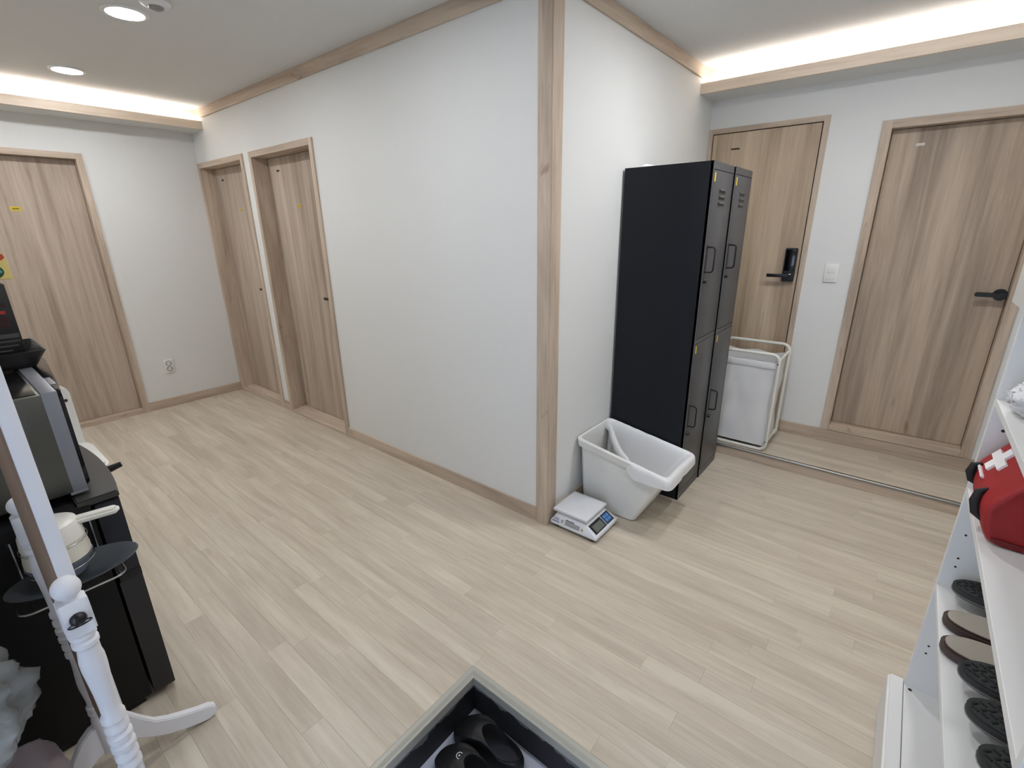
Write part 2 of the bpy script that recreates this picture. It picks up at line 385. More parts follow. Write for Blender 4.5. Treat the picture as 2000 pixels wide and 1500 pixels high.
# ------------------------------------------------------------------ doors
def sticker(name, mb, m, parent): return mb.build(name, m, parent, smooth=False)
def back_door(name, x0, x1, h, label, plate_x, stick_x, lever_x):
    t = thing(name, label, 'door', ((x0+x1)/2, 0, 0), kind='structure'); f = 0.042; d0, d1 = -0.012, 0.17
    B(x0, x0+f, d0, d1, 0, h, bev=0.0015).build('jamb', W_Z, t, smooth=False)
    B(x1-f, x1, d0, d1, 0, h, bev=0.0015).build('jamb', W_Z, t, smooth=False)
    B(x0+f, x1-f, d0, d1, h-f, h, bev=0.0015).build('head', W_X, t, smooth=False)
    MB().prism([(d0, 0), (d0, 0.02), (d0+0.004, 0.024), (0.045, 0.024), (0.05, 0.036), (d1, 0.036), (d1, 0)], 0, x0+f, x1-f).build('sill', W_X, t, smooth=False)
    B(x0+0.002, x1-0.002, 0.17, 0.185, 0, h-0.002).build('door_backing', mat('dark_light_block', (60,48,38), 0.8), t, smooth=False)  # unseen dark board added behind the leaf to stop outside light leaking in
    leaf = B(x0+f+0.003, x1-f-0.003, 0.108, 0.148, 0.039, h-f-0.003, bev=0.001).build('door_leaf', W_DOOR, t, smooth=False)
    sticker('name_plate', B(plate_x-0.018, plate_x+0.018, 0.1055, 0.108, 1.957, 1.970), INK, leaf)
    sticker('yellow_sticker', B(stick_x-0.02, stick_x+0.02, 0.1065, 0.108, 1.695, 1.717), YEL, leaf)
    sticker('sticker_print', B(stick_x-0.012, stick_x+0.012, 0.1058, 0.1066, 1.703, 1.709), mat('olive_print', (120,100,30), 0.6), leaf)
    hd = MB(); hd.lathe([(0.024, 0), (0.026, 0.003), (0.026, 0.009), (0.023, 0.012)], (lever_x+0.10, 0.108, 1.043), 20, axis=1, sx=1)
    hd.bm.verts.ensure_lookup_table()
    for v in hd.bm.verts: v.co.y = 0.108-(v.co.y-0.108)
    bmesh.ops.recalc_face_normals(hd.bm, faces=hd.bm.faces)
    hd.tube([(lever_x+0.10, 0.10, 1.043), (lever_x+0.10, 0.062, 1.043)], 0.009)
    hd.box(lever_x, lever_x+0.112, 0.054, 0.066, 1.034, 1.053, bev=0.003)
    hd.build('lever_handle', BPLAST, leaf)
back_door('door_2', XL, -2.888, 2.101, 'recessed wooden door in the corner, left of its twin', -3.612, -3.345, -3.135)
back_door('door_3', -2.777, -1.86, 2.10, 'recessed wooden door, nearer one of the adjoining pair', -2.588, -2.343, -2.085)

t = thing('door_1', 'wooden door in the left end wall behind the appliances', 'door', (XL, -1.25, 0), kind='structure'); f = 0.042
B(XL-0.17, XL+0.012, -0.841, -0.799, 0, 2.108, bev=0.0015).build('jamb', W_Z, t, smooth=False)
B(XL-0.17, XL+0.012, -1.71, -1.668, 0, 2.108, bev=0.0015).build('jamb', W_Z, t, smooth=False)
B(XL-0.17, XL+0.012, -1.668, -0.841, 2.066, 2.108, bev=0.0015).build('head', W_Y, t, smooth=False)
B(XL-0.17, XL+0.012, -1.668, -0.841, 0, 0.036, bev=0.003).build('sill', W_Y, t, smooth=False)
B(XL-0.185, XL-0.17, -1.708, -0.801, 0, 2.106).build('door_backing', mat('dark_light_block'), t, smooth=False)  # added board out of sight, blocks light at the leaf edges
leaf = B(XL-0.10, XL-0.06, -1.666, -0.843, 0.038, 2.064, bev=0.001).build('door_leaf', W_DOOR, t, smooth=False)
sticker('yellow_sticker', B(XL-0.06, XL-0.0585, -1.275, -1.217, 1.692, 1.722), YEL, leaf)
sticker('sticker_print', B(XL-0.0586, XL-0.0578, -1.264, -1.228, 1.702, 1.711), mat('olive_print'), leaf)

# door 4: flush door with electronic lock
t = thing('door_4', 'flush wooden door with a black electronic lock behind the lockers', 'door', (0.36, YM, ZS), kind='structure')
B(0.001, 0.028, YM-0.008, YM+0.1, ZS, 2.165, bev=0.001).build('jamb', W_Z, t, smooth=False)
B(0.692, 0.725, YM-0.008, YM+0.1, ZS, 2.165, bev=0.001).build('jamb', W_Z, t, smooth=False)
B(0.028, 0.692, YM-0.008, YM+0.1, 2.133, 2.165, bev=0.001).build('head', W_X, t, smooth=False)
B(0.028, 0.692, YM+0.02, YM+0.06, ZS, 2.133).build('door_backing', mat('black_gasket', (22,16,12), 0.8), t, smooth=False)
leaf = B(0.034, 0.686, YM-0.006, YM+0.02, ZS+0.006, 2.127, bev=0.001).build('door_leaf', wood('wood_lock_door_vertical_grain', 2, (208,187,161), (162,141,119), 6.0, 0.40), t, smooth=False)
sticker('name_plate', B(0.16, 0.215, YM-0.0075, YM-0.006, 2.022, 2.032), INK, leaf)
lk = MB().prism(rrect(0.600, 0.672, 1.158, 1.378, 0.008), 1, YM-0.034, YM-0.006, bev=0.003).build('electronic_lock', BPLAST, leaf)
B(0.607, 0.665, YM-0.036, YM-0.034, 1.23, 1.368, bev=0.001).build('keypad_cover', BGLOSS, lk)
lv = MB(); lv.lathe([(0.015, 0), (0.015, 0.03)], (0.628, YM-0.064, 1.2), 16, axis=1); lv.box(0.512, 0.64, YM-0.074, YM-0.06, 1.188, 1.21, bev=0.003)
lv.build('lever', BPLAST, lk)
B(0.629, 0.653, YM-0.0375, YM-0.034, 1.205, 1.211, bev=0.001).build('chrome_slot', CHROME, lk)

# door 5
t = thing('door_5', 'wooden door with a round black lever handle beside the shoe cabinet', 'door', (1.38, YM, 0.159), kind='structure'); f = 0.048
B(0.993, 0.993+f, YM-0.012, YM+0.16, 0.159, 2.095, bev=0.0015).build('jamb', W_Z, t, smooth=False)
B(1.774-f, 1.774, YM-0.012, YM+0.16, 0.159, 2.095, bev=0.0015).build('jamb', W_Z, t, smooth=False)
B(0.993+f, 1.774-f, YM-0.012, YM+0.16, 2.095-0.045, 2.095, bev=0.0015).build('head', W_X, t, smooth=False)
B(0.993+f, 1.774-f, YM-0.018, YM+0.16, 0.160, 0.205, bev=0.003).build('sill', W_X, t, smooth=False)
B(0.995, 1.772, YM+0.16, YM+0.175, 0.161, 2.093).build('door_backing', mat('dark_light_block'), t, smooth=False)  # added behind the leaf to close a light leak at the jamb
leaf = B(0.993+f+0.003, 1.774-f-0.003, YM+0.062, YM+0.10, 0.208, 2.047, bev=0.001).build('door_leaf', wood('wood_lever_door_vertical_grain', 2, (188,169,149), (137,119,103), 6.0, 0.40), t, smooth=False)
sticker('name_plate', B(1.165, 1.205, YM+0.060, YM+0.062, 1.952, 1.966), mat('pale_plate', (205,200,190), 0.4), leaf)
hd = MB(); hy = YM+0.062
hd.tube([(1.695, hy, 1.138), (1.695, hy-0.012, 1.138)], 0.032, n=28)
hd.tube([(1.695, hy-0.01, 1.138), (1.695, hy-0.05, 1.138)], 0.011, n=14)
hd.prism([(p[0], p[1]) for p in rrect(1.585, 1.712, 1.126, 1.151, 0.0124)], 1, hy-0.062, hy-0.046, bev=0.003)
hd.build('lever_handle', BPLAST, leaf)

# ------------------------------------------------------------------ lamps and small wall fixtures
LENS = mat('lit_downlight_lens', (255,255,255), 0.5, emit=(249,251,255), estr=DOWNLIGHT)
RING = mat('downlight_ring', (240,240,240), 0.5)
LENS2 = mat('lit_added_downlight_lens', (255,255,255), 0.5, emit=(249,251,255), estr=DOWNLIGHT*1.2)  # stronger lens for the two added lamps by the lockers
def downlight(x, y, label, lens=None):
    t = thing('downlight', label, 'ceiling light', (x, y, ZC-0.004), group='round downlights')
    mb = MB(); n = 40; prof = [(0.072, -0.002), (0.075, -0.006), (0.086, -0.006), (0.092, -0.001), (0.092, 0.0035), (0.072, 0.0035)]
    rows = [[(x+r*math.cos(2*PI*i/n), y+r*math.sin(2*PI*i/n), ZC-0.004+h) for i in range(n)] for r, h in prof+prof[:1]]
    mb.grid(rows, closed_u=True); bmesh.ops.recalc_face_normals(mb.bm, faces=mb.bm.faces)
    mb.build('trim_ring', RING, t)
    MB().lathe([(0.073, -0.0045), (0.073, 0.002)], (x, y, ZC-0.004), 40).build('lens', lens or LENS, t)
downlight(-1.762, -0.915, 'lit round downlight beside the ceiling sensor')
downlight(-3.022, -0.915, 'lit round downlight nearest the left light cove')
downlight(-0.50, -0.915, 'unseen round downlight added over the near end of the long white wall')  # this and the four lamps below are unseen, added for brightness
downlight(0.76, -0.915, 'unseen round downlight added overhead above the shoe pit')  # unseen, added to carry the row on over the pit
downlight(0.78, 0.62, 'unseen round downlight added overhead in front of the lockers', LENS2)  # unseen, added to brighten the locker passage
downlight(1.38, 0.62, 'unseen round downlight added overhead beside the shoe cabinet', LENS2)  # unseen second passage lamp, added to lift the right door wall
downlight(-3.022, -1.80, 'unseen round downlight added high above the end of the appliance row')  # unseen second-row lamp, added to brighten the end wall
t = thing('ceiling_sensor', 'round white ceiling sensor beside the nearer downlight', 'sensor', (-1.535, -0.86, ZC))
MB().lathe([(0.058, -0.0005), (0.06, -0.008), (0.052, -0.018), (0.04, -0.022)], (-1.535, -0.86, ZC), 32).build('housing', RING, t)
MB().lathe([(0.03, -0.0215), (0.028, -0.03), (0.016, -0.035)], (-1.535, -0.86, ZC), 24).build('dome', mat('grey_sensor_dome', (150,150,150), 0.4), t)
t = thing('wall_switch', 'white double light switch between the two right doors', 'switch', (0.879, YM, 1.225))
B(0.84, 0.918, YM-0.011, YM, 1.167, 1.283, bev=0.003).build('switch_plate', WPLAST, t)
for z in (1.2025, 1.2455): B(0.855, 0.903, YM-0.014, YM-0.011, z-0.0195, z+0.0195, bev=0.0015).build('rocker', mat('switch_rocker', (228,228,224), 0.35), t)
t = thing('wall_socket', 'white double wall socket low on the end wall', 'socket', (XL, -0.575, 0.375))
B(XL, XL+0.011, -0.612, -0.54, 0.313, 0.435, bev=0.003).build('socket_plate', WPLAST, t)
for z in (0.348, 0.40):
    mb = MB(); n = 28; rows = []
    for r, h in [(0.0225, 0.0105), (0.0225, 0.0125), (0.0185, 0.0125), (0.0185, 0.0112)]: rows.append([(XL+h, -0.576+r*math.cos(2*PI*i/n), z+r*math.sin(2*PI*i/n)) for i in range(n)])
    mb.grid(rows, True); bmesh.ops.recalc_face_normals(mb.bm, faces=mb.bm.faces)
    so = mb.build('socket_ring', mat('socket_ring_grey', (70,70,70), 0.6), t)  # ring in plain dark grey
    hb = MB()
    for s in (-1, 1): hb.lathe([(0.003, 0.0108), (0.003, 0.0116)], (XL, -0.576+s*0.008, z), 10, axis=0)
    hb.build('pin_hole', INK, so)

# ------------------------------------------------------------------ lockers
def locker(y0, y1, label, xf):
    t = thing('steel_locker', label, 'locker', (xf/2, (y0+y1)/2, 0), group='tall steel lockers'); H = 1.82
    mb = MB(); mb.box(0.013, xf-0.002, y0, y0+0.012, 0, H).box(0.013, xf-0.002, y1-0.012, y1, 0, H).box(0.013, xf-0.002, y0+0.012, y1-0.012, H-0.012, H).box(0.013, 0.025, y0+0.012, y1-0.012, 0, H-0.012).box(0.025, xf-0.02, y0+0.012, y1-0.012, 0.03, 0.045)
    mb.build('body', NAVY, t, smooth=False)
    fr = MB(); fr.box(xf-0.014, xf, y0, y0+0.013, 0, H).box(xf-0.014, xf, y1-0.013, y1, 0, H).box(xf-0.014, xf, y0+0.013, y1-0.013, H-0.035, H).box(xf-0.014, xf, y0+0.013, y1-0.013, 0, 0.05).box(xf-0.014, xf, y0+0.013, y1-0.013, 0.935, 0.955)
    fr.build('front_frame', DKMET, t, smooth=False)
    for z0, z1, upper in ((0.053, 0.932, False), (0.958, H-0.038, True)):
        d = B(xf-0.018, xf+0.001, y0+0.0165, y1-0.0165, z0, z1, bev=0.002).build('door', DKMET, t)
        x = xf+0.001
        hz = 1.366 if upper else 0.522
        hy = y0+0.032
        r = 0.016; pts = [(x-0.002, hy, hz-0.058), (x+0.006, hy, hz-0.061)]
        for cz, a0 in ((hz-0.061+r, 270), (hz+0.061-r, 0)):
            for i in range(7): a = math.radians(a0+15*i); pts.append((x+0.040-r+r*math.cos(a), hy, cz+r*math.sin(a)))
        pts += [(x+0.006, hy, hz+0.061), (x-0.002, hy, hz+0.058)]
        hm = MB(); hm.tube(pts, 0.0042, n=8)
        hm.box(x, x+0.0025, hy-0.008, hy+0.008, hz-0.07, hz+0.07, bev=0.001)
        hm.build('handle', BPLAST, d)
        MB().lathe([(0.0115, 0), (0.0115, 0.012), (0.008, 0.017)], (x-0.0005, hy-0.002, hz-0.105), 16, axis=0).build('lock', BPLAST, d)
        B(x-0.0005, x+0.001, y0+0.024, y0+0.041, z1-0.052, z1-0.012).build('yellow_tag', YEL, d, smooth=False)
        if upper:
            for k in range(3):
                zz = z1-0.088-k*0.03; ya, yb = (y0+y1)/2-0.045, (y0+y1)/2+0.045
                MB().prism([(x-0.001, zz+0.011), (x+0.0075, zz), (x+0.0075, zz-0.002), (x-0.001, zz-0.002)], 1, ya, yb).build('louver', DKMET, d, smooth=False)
                B(x-0.0008, x+0.0008, ya-0.004, yb+0.004, zz-0.013, zz-0.002).build('louver_slot', BPLAST, d, smooth=False)
        else:
            for k in range(3):
                for s in (-1, 1):
                    MB().lathe([(0.004, 0), (0.004, 0.0008)], (x-0.0002, (y0+y1)/2-0.02+s*0.012+(k == 1)*0.0, z1-0.075-k*0.026), 10, axis=0).build('vent_hole', BPLAST, d, smooth=False)
    return t
locker(0.665, 0.998, 'tall dark steel two-door locker nearest the white bin', 0.468)
locker(1.006, 1.332, 'tall dark steel two-door locker nearest the laundry hamper', 0.474)
def crumple(name, x0, x1, y0, y1, z, h, m, label, cat, seed, nx=14, ny=10):
    mb = MB(); rows = []
    for j in range(ny+1):
        row = []
        for i in range(nx+1):
            u, v = i/nx, j/ny
            e = min(u, 1-u, v, 1-v)*4; e = min(1, e)
            k = noise.noise(Vector((u*4+seed, v*4, seed*1.7)))*0.5+0.5
            row.append((x0+(x1-x0)*u+0.01*noise.noise(Vector((u*6, v*6, seed+9))), y0+(y1-y0)*v+0.01*noise.noise(Vector((u*6, v*6, seed+19))), z+0.0015+h*k*(0.25+0.75*e)))
        rows.append(row)
    bot = [[(p[0], p[1], z+0.0005) for p in r] for r in rows]
    Vt = mb.grid(rows); Vb = mb.grid(bot)
    per = lambda V: V[0][:-1]+[r[-1] for r in V[:-1]]+V[-1][:0:-1]+[r[0] for r in V[:0:-1]]
    a, b = per(Vt), per(Vb)
    for i in range(len(a)): mb.bm.faces.new((a[i], a[(i+1) % len(a)], b[(i+1) % len(a)], b[i]))
    bmesh.ops.recalc_face_normals(mb.bm, faces=mb.bm.faces)
    return tag(mb.build(name, m, ang=180), label, cat)
PAPER = mat('white_paper', (240,240,238), 0.7)
crumple('paper_sheet', 0.04, 0.13, 0.69, 0.9, 1.82, 0.03, PAPER, 'crumpled white paper on the locker nearest the bin', 'paper', 2.2)
crumple('paper_sheet', 0.28, 0.45, 1.05, 1.28, 1.82, 0.028, PAPER, 'crumpled white paper on the locker nearest the hamper', 'paper', 5.1)

# ------------------------------------------------------------------ laundry hamper
hx0, hx1, hy0, hy1 = 0.335, 0.742, 1.482, 1.80
t = thing('laundry_hamper', 'white metal-framed laundry hamper with a cloth bag on the step', 'hamper', ((hx0+hx1)/2, (hy0+hy1)/2, ZS))
TUBE = mat('white_enamel_tube', (228,226,216), 0.35)
for yy, dz in ((hy0+0.01, 0.0), (hy1, 0.012)):
    pts = [(p[0], yy, p[1]) for p in rrect(hx0, hx1-0.0, ZS+0.012, 0.742+dz, 0.045, 8)]
    MB().tube(pts, 0.0105, n=10, closed=True).build('tube_frame', TUBE, t)
for xx in (hx0+0.004, hx1-0.004):
    for zz in (ZS+0.06, 0.70):
        MB().tube([(xx, hy0+0.012, zz), (xx, hy1, zz+(0.008 if zz > .5 else 0))], 0.008, n=10).build('cross_bar', TUBE, t)
for zz in (0.685, ZS+0.075, ):
    MB().lathe([(0.004, 0), (0.004, 0.004)], (hx1-0.004, hy0-0.0045, zz), 10, axis=1).build('screw', INK, t)
CLOTH = mat('white_hamper_cloth', (228,227,226), 0.8, bump=0.15, bscale=60)
mb = MB(); rows = []; nz_, per = 22, []
bx0, bx1, by0, by1 = hx0+0.016, hx1-0.012, hy0+0.024, hy1-0.004
N = 26
for (a, b) in (((bx0, by0), (bx1, by0)), ((bx1, by0), (bx1, by1)), ((bx1, by1), (bx0, by1)), ((bx0, by1), (bx0, by0))):
    for i in range(N): per.append((a[0]+(b[0]-a[0])*i/N, a[1]+(b[1]-a[1])*i/N))
cx, cy = (bx0+bx1)/2, (by0+by1)/2
for k in range(nz_+1):
    z = 0.105+(0.69-0.105)*k/nz_; row = []
    for (x, y) in per:
        q = 0.012*noise.noise(Vector((x*7, y*7, z*5)))+0.006*noise.noise(Vector((x*16, y*16, z*9)))
        m_ = math.sin(PI*k/nz_); fx = (x-cx)/(bx1-bx0)*2; fy = (y-cy)/(by1-by0)*2
        inw = m_*(0.004+q*1.3)
        corner = max(0, min(abs(fx), abs(fy))-0.6)
        sx = -fx*inw if abs(fx) > 0.98 else 0; sy = -fy*inw if abs(fy) > 0.98 else 0
        zz = z+(0.012*math.cos(fx*PI*2) if k == nz_ else 0)*0.6
        row.append((x+sx, y+sy, zz))
    rows.append(row)
inner = [[(cx+(p[0]-cx)*0.97, cy+(p[1]-cy)*0.97, p[2]) for p in r] for r in rows[::-1]]
V = mb.grid(rows+inner[:1]+inner[8:9], True); mb.bm.faces.new(V[0]); bmesh.ops.recalc_face_normals(mb.bm, faces=mb.bm.faces)
bag = mb.build('cloth_bag', CLOTH, t, ang=60)
B(bx0-0.001, bx1+0.001, by0-0.0035, by0+0.004, 0.645, 0.682, bev=0.0015).build('top_hem', CLOTH, bag)

# ------------------------------------------------------------------ white bin with liner
t = thing('waste_bin', 'white plastic bin with a sloping front beside the lockers', 'bin', (0.2, 0.47, 0))
ya, yb = 0.280, 0.634
def bin_ring(z, k, off=0.0):
    """rounded rectangle in plan at height parameter k (0 bottom..1 top) sloping towards the front"""
    x0 = 0.022+(1-k)*0.018+off; x1 = 0.362+k*0.172-off; y0 = ya+(1-k)*0.022+off; y1 = yb-(1-k)*0.022-off
    pts = rrect(x0, x1, y0, y1, 0.028, 5); out = []
    for (x, y) in pts:
        zz = z
        if z is None: zz = k*(0.418-0.088*(x-0.02)/0.51)
        out.append((x, y, zz))
    return out
def rim_z(x): return 0.418-0.088*(x-0.02)/0.51
mb = MB(); rows = []
K = [0.0, 0.02, 0.25, 0.5, 0.75, 0.9]
for k in K: rows.append(bin_ring(None, k))
rows[0] = [(p[0], p[1], 0.0) for p in bin_ring(None, 0.0, 0.01)]
top = bin_ring(None, 0.9)
def off(ring, d, dz):
    cx = (min(p[0] for p in ring)+max(p[0] for p in ring))/2; cy = (min(p[1] for p in ring)+max(p[1] for p in ring))/2
    hx = (max(p[0] for p in ring)-min(p[0] for p in ring))/2; hy = (max(p[1] for p in ring)-min(p[1] for p in ring))/2
    return [(cx+(p[0]-cx)*(hx+d)/hx, cy+(p[1]-cy)*(hy+d)/hy, p[2]+dz) for p in ring]
full = bin_ring(None, 1.0)
rows += [off(top, 0.013, -0.001), off(full, 0.015, -0.004), off(full, 0.012, 0.0), off(full, -0.002, 0.0)]
rows += [off(bin_ring(None, k), -0.004, 0.004) for k in (0.9, 0.6, 0.3, 0.03)]
V = mb.grid(rows, True); mb.bm.faces.new(V[0][::-1]); mb.bm.faces.new(V[-1]); bmesh.ops.recalc_face_normals(mb.bm, faces=mb.bm.faces)
mb.build('bin_body', WPLAST, t, ang=28)
# liner: top-level thing hanging in the bin
LINER = mat('thin_white_plastic_film', (240,240,240), 0.35, alpha=0.95)
n_ = len(full)
def resample(ring, k=132):
    P_ = [Vector(p) for p in ring]; P_.append(P_[0]); d = [0]
    for a, b in zip(P_, P_[1:]): d.append(d[-1]+(b-a).length)
    out = []; q = 0
    for i in range(k):
        t_ = d[-1]*i/k
        while d[q+1] < t_: q += 1
        out.append(P_[q].lerp(P_[q+1], (t_-d[q])/max(1e-9, d[q+1]-d[q])))
    return out
K_ = 132
lip_in = resample(off(full, -0.010, 0.002), K_); lip_top = resample(off(full, 0.004, 0.007), K_); lip_out = resample(off(full, 0.0185, -0.004), K_); lip_low = resample(off(full, 0.021, -0.046), K_)
deep = [resample(off(bin_ring(None, k), -0.016, 0.010), K_) for k in (0.25, 0.5, 0.75)]
bott = resample(off(bin_ring(None, 0.25), -0.06, 0.004), K_)
# the part of the rim near the wall stays bare: there the film crosses the opening in a twisted roll
ccx, ccy = 0.28, 0.457
def arc_u(p):
    """0 at the far back corner .. 1 on the near side where the film reaches the rim again; None elsewhere"""
    if p.x < 0.05 and p.y > 0.30: return max(0.0, min(1.0, 0.5*(0.615-p.y)/0.315))
    if p.y < 0.46 and p.x < 0.36: return 0.5+0.5*max(0.0, min(1.0, (p.x-0.03)/0.33))
    return None
EA, EB = Vector((0.045, 0.600, rim_z(0.045)+0.004)), Vector((0.345, 0.272, rim_z(0.345)+0.010))
mb = MB(); rows = [[] for _ in range(11)]
for q in range(K_):
    p = lip_top[q]; u = arc_u(p)
    d = Vector((p.x-ccx, p.y-ccy, 0)).normalized()
    wv = noise.noise(Vector((p.x*8, p.y*8, 3.1))); w2 = noise.noise(Vector((p.x*30, p.y*30, 1.3)))
    if u is None: c = 1.0
    else:
        e = min(u, 1-u)/0.12; e = max(0.0, min(1.0, e)); c = 1-e*e*(3-2*e)
    # pieces for a covered rim point
    cov = [bott[q], deep[0][q]-d*0.006*abs(w2), deep[1][q]-d*(0.008*abs(wv)+0.006*abs(w2)), deep[2][q]-d*(0.012*abs(wv)+0.004*abs(w2)), lip_in[q]-d*0.004, lip_top[q]+Vector((0, 0, 0.001+0.002*w2)), lip_out[q]+d*0.002*w2]
    side = 1.0 if (p.y < 0.42 and p.x > 0.1) else 0.0
    ext = 0.035*side*max(0.0, 1-abs(p.x-0.36)/0.2)
    for f_ in (0.35, 0.7, 1.0, 1.03):
        cov.append(lip_out[q].lerp(lip_low[q], f_)+Vector((0, 0, -ext*f_+0.006*wv*f_))+d*(0.002+0.004*side*abs(math.sin(f_*7+p.x*30)))+d*0.002*w2)
    if c < 1.0:
        E_ = EA.lerp(EB, u)+Vector((0, 0, -0.040*math.sin(PI*u))); nrm = Vector((-0.73, -0.68, 0))   # towards the bare back corner
        wd_ = 0.6+0.4*math.sin(PI*u)
        fr = [bott[q], deep[0][q].lerp(E_+Vector((0.02, 0.02, -0.26)), 0.55), deep[1][q].lerp(E_+Vector((0.012, 0.012, -0.17)), 0.75), E_+Vector((0.01, 0.01, -0.09)), E_+Vector((0.004, 0.004, -0.028)), E_+Vector((0, 0, 0.004)), E_+nrm*0.010*wd_+Vector((0, 0, 0.010)),
              E_+nrm*0.022*wd_+Vector((0, 0, 0.006+0.004*w2)), E_+nrm*0.030*wd_+Vector((0, 0, -0.006)), E_+nrm*0.032*wd_+Vector((0, 0, -0.022)), E_+nrm*0.031*wd_+Vector((0, 0, -0.026))]
        cov = [a.lerp(b, c) for a, b in zip(fr, cov)]
    for r_i in range(11): rows[r_i].append(cov[r_i])
V = mb.grid([[tuple(v) for v in r] for r in rows], True); mb.bm.faces.new(V[0]); bmesh.ops.recalc_face_normals(mb.bm, faces=mb.bm.faces)
o = mb.build('bin_liner', LINER, ang=180); tag(o, 'thin white plastic liner draped over the bin rim', 'bin liner')
sm = o.modifiers.new('sub', 'SUBSURF'); sm.levels = 1; sm.render_levels = 1
so = o.modifiers.new('thick', 'SOLIDIFY'); so.thickness = 0.0008

# ------------------------------------------------------------------ weighing scale
t = thing('weighing_scale', 'white digital weighing scale on the floor by the corner post', 'scale', (0.16, 0.12, 0))
SC = mat('scale_housing', (222,223,226), 0.4)
sx0, sx1, sy0, sy1 = 0.022, 0.302, 0.004, 0.244
mb = MB(); rows = []
for z, ins_b, ins_f, ins_s in ((0.014, 0.012, 0.006, 0.008), (0.022, 0.0, 0.0, 0.0), (0.034, 0.0, 0.002, 0.0), (0.078, 0.026, 0.072, 0.022), (0.082, 0.03, 0.078, 0.026)):
    rows.append([(p[0], p[1], z) for p in rrect(sx0+ins_b, sx1-ins_f, sy0+ins_s, sy1-ins_s, 0.008, 3)])
V = mb.grid(rows, True); mb.bm.faces.new(V[0][::-1]); mb.bm.faces.new(V[-1]); bmesh.ops.recalc_face_normals(mb.bm, faces=mb.bm.faces)
body = mb.build('housing', SC, t, ang=30)
for (x, y) in ((sx0+0.035, sy0+0.03), (sx0+0.035, sy1-0.03), (sx1-0.035, sy0+0.03), (sx1-0.035, sy1-0.03)):
    MB().lathe([(0.014, 0.0), (0.016, 0.004), (0.016, 0.016)], (x, y, 0), 16).build('foot', BPLAST, t)
B(sx0+0.03, sx1-0.085, sy0+0.03, sy1-0.03, 0.082, 0.092).build('platter_seat', mat('shadow_grey_plastic', (90,90,92), 0.5), t, smooth=False)
B(sx0+0.010, sx1-0.064, sy0+0.012, sy1-0.012, 0.092, 0.107, bev=0.004).build('platter', mat('scale_platter', (216,217,220), 0.3), t)
# sloped display panel on the front (+x) face: slope runs from (0.300,0.034) to (0.230,0.078)
pO = Vector((sx1-0.002, 0, 0.034)); pU = Vector((-0.070, 0, 0.044)); pL = pU.length; pU.normalize(); pN = Vector((pU.z, 0, -pU.x))
def panel(name, y0, y1, u0, u1, h, m, parent):
    mb = MB(); vs_ = []
    for hh in (-0.001, h):
        for (y, u) in ((y0, u0), (y1, u0), (y1, u1), (y0, u1)): vs_.append(mb.bm.verts.new(pO+pU*u+pN*hh+Vector((0, y, 0))))
    for f in ((0,1,2,3), (7,6,5,4), (0,4,5,1), (1,5,6,2), (2,6,7,3), (3,7,4,0)): mb.bm.faces.new([vs_[i] for i in f])
    bmesh.ops.recalc_face_normals(mb.bm, faces=mb.bm.faces); return mb.build(name, m, parent, smooth=False)
pn = panel('display_panel', 0.028, 0.216, 0.012, 0.070, 0.0012, mat('panel_black', (24,25,28), 0.3), body)
panel('lcd', 0.044, 0.128, 0.018, 0.056, 0.0018, mat('lcd_grey', (106,112,104), 0.25), pn)
panel('keypad', 0.150, 0.208, 0.018, 0.064, 0.0018, mat('keypad_blue', (42,84,140), 0.4), pn)
panel('divider', 0.140, 0.1435, 0.012, 0.070, 0.0018, SC, pn)
for k in range(2):
    for j in range(2): panel('key', 0.156+k*0.026, 0.176+k*0.026, 0.024+j*0.02, 0.038+j*0.02, 0.0026, mat('key_light_blue', (92,138,190), 0.4), pn)
# print on the side that faces the room (-y)
sd = Vector((0, 0.022, 0.044)).normalized(); so_ = Vector((0, sy0-0.0006, 0.034))
def side_print(name, x0, x1, u0, u1, m):
    mb = MB(); vs_ = [mb.bm.verts.new(so_+sd*u+Vector((x, 0, 0))+Vector((0, -0.0004, 0))) for (x, u) in ((x0, u0), (x1, u0), (x1, u1), (x0, u1))]; mb.bm.faces.new(vs_)
    mb.build(name, m, body, smooth=False)
text_mesh('logo', 'CAS', 0.020, mat('logo_blue', (38,44,120), 0.5), body, frame_mat(so_+sd*0.013+Vector((0.038, -0.0006, 0)), (1,0,0), sd), 0.0, 0.0002)
side_print('logo_line', 0.034, 0.078, 0.004, 0.008, mat('logo_blue'))
for k in range(2):
    for j in range(2): side_print('certificate_mark', 0.088+k*0.008, 0.093+k*0.008, 0.010+j*0.008, 0.015+j*0.008, INK)
GP = mat('grey_print', (110,110,112), 0.6)
for k in range(4): side_print('print_line', 0.112, 0.20 if k else 0.165, 0.028-k*0.0075, 0.0325-k*0.0075, GP if k else INK)
side_print('sticker', 0.210, 0.222, 0.008, 0.020, mat('gold_sticker', (176,156,96), 0.5))

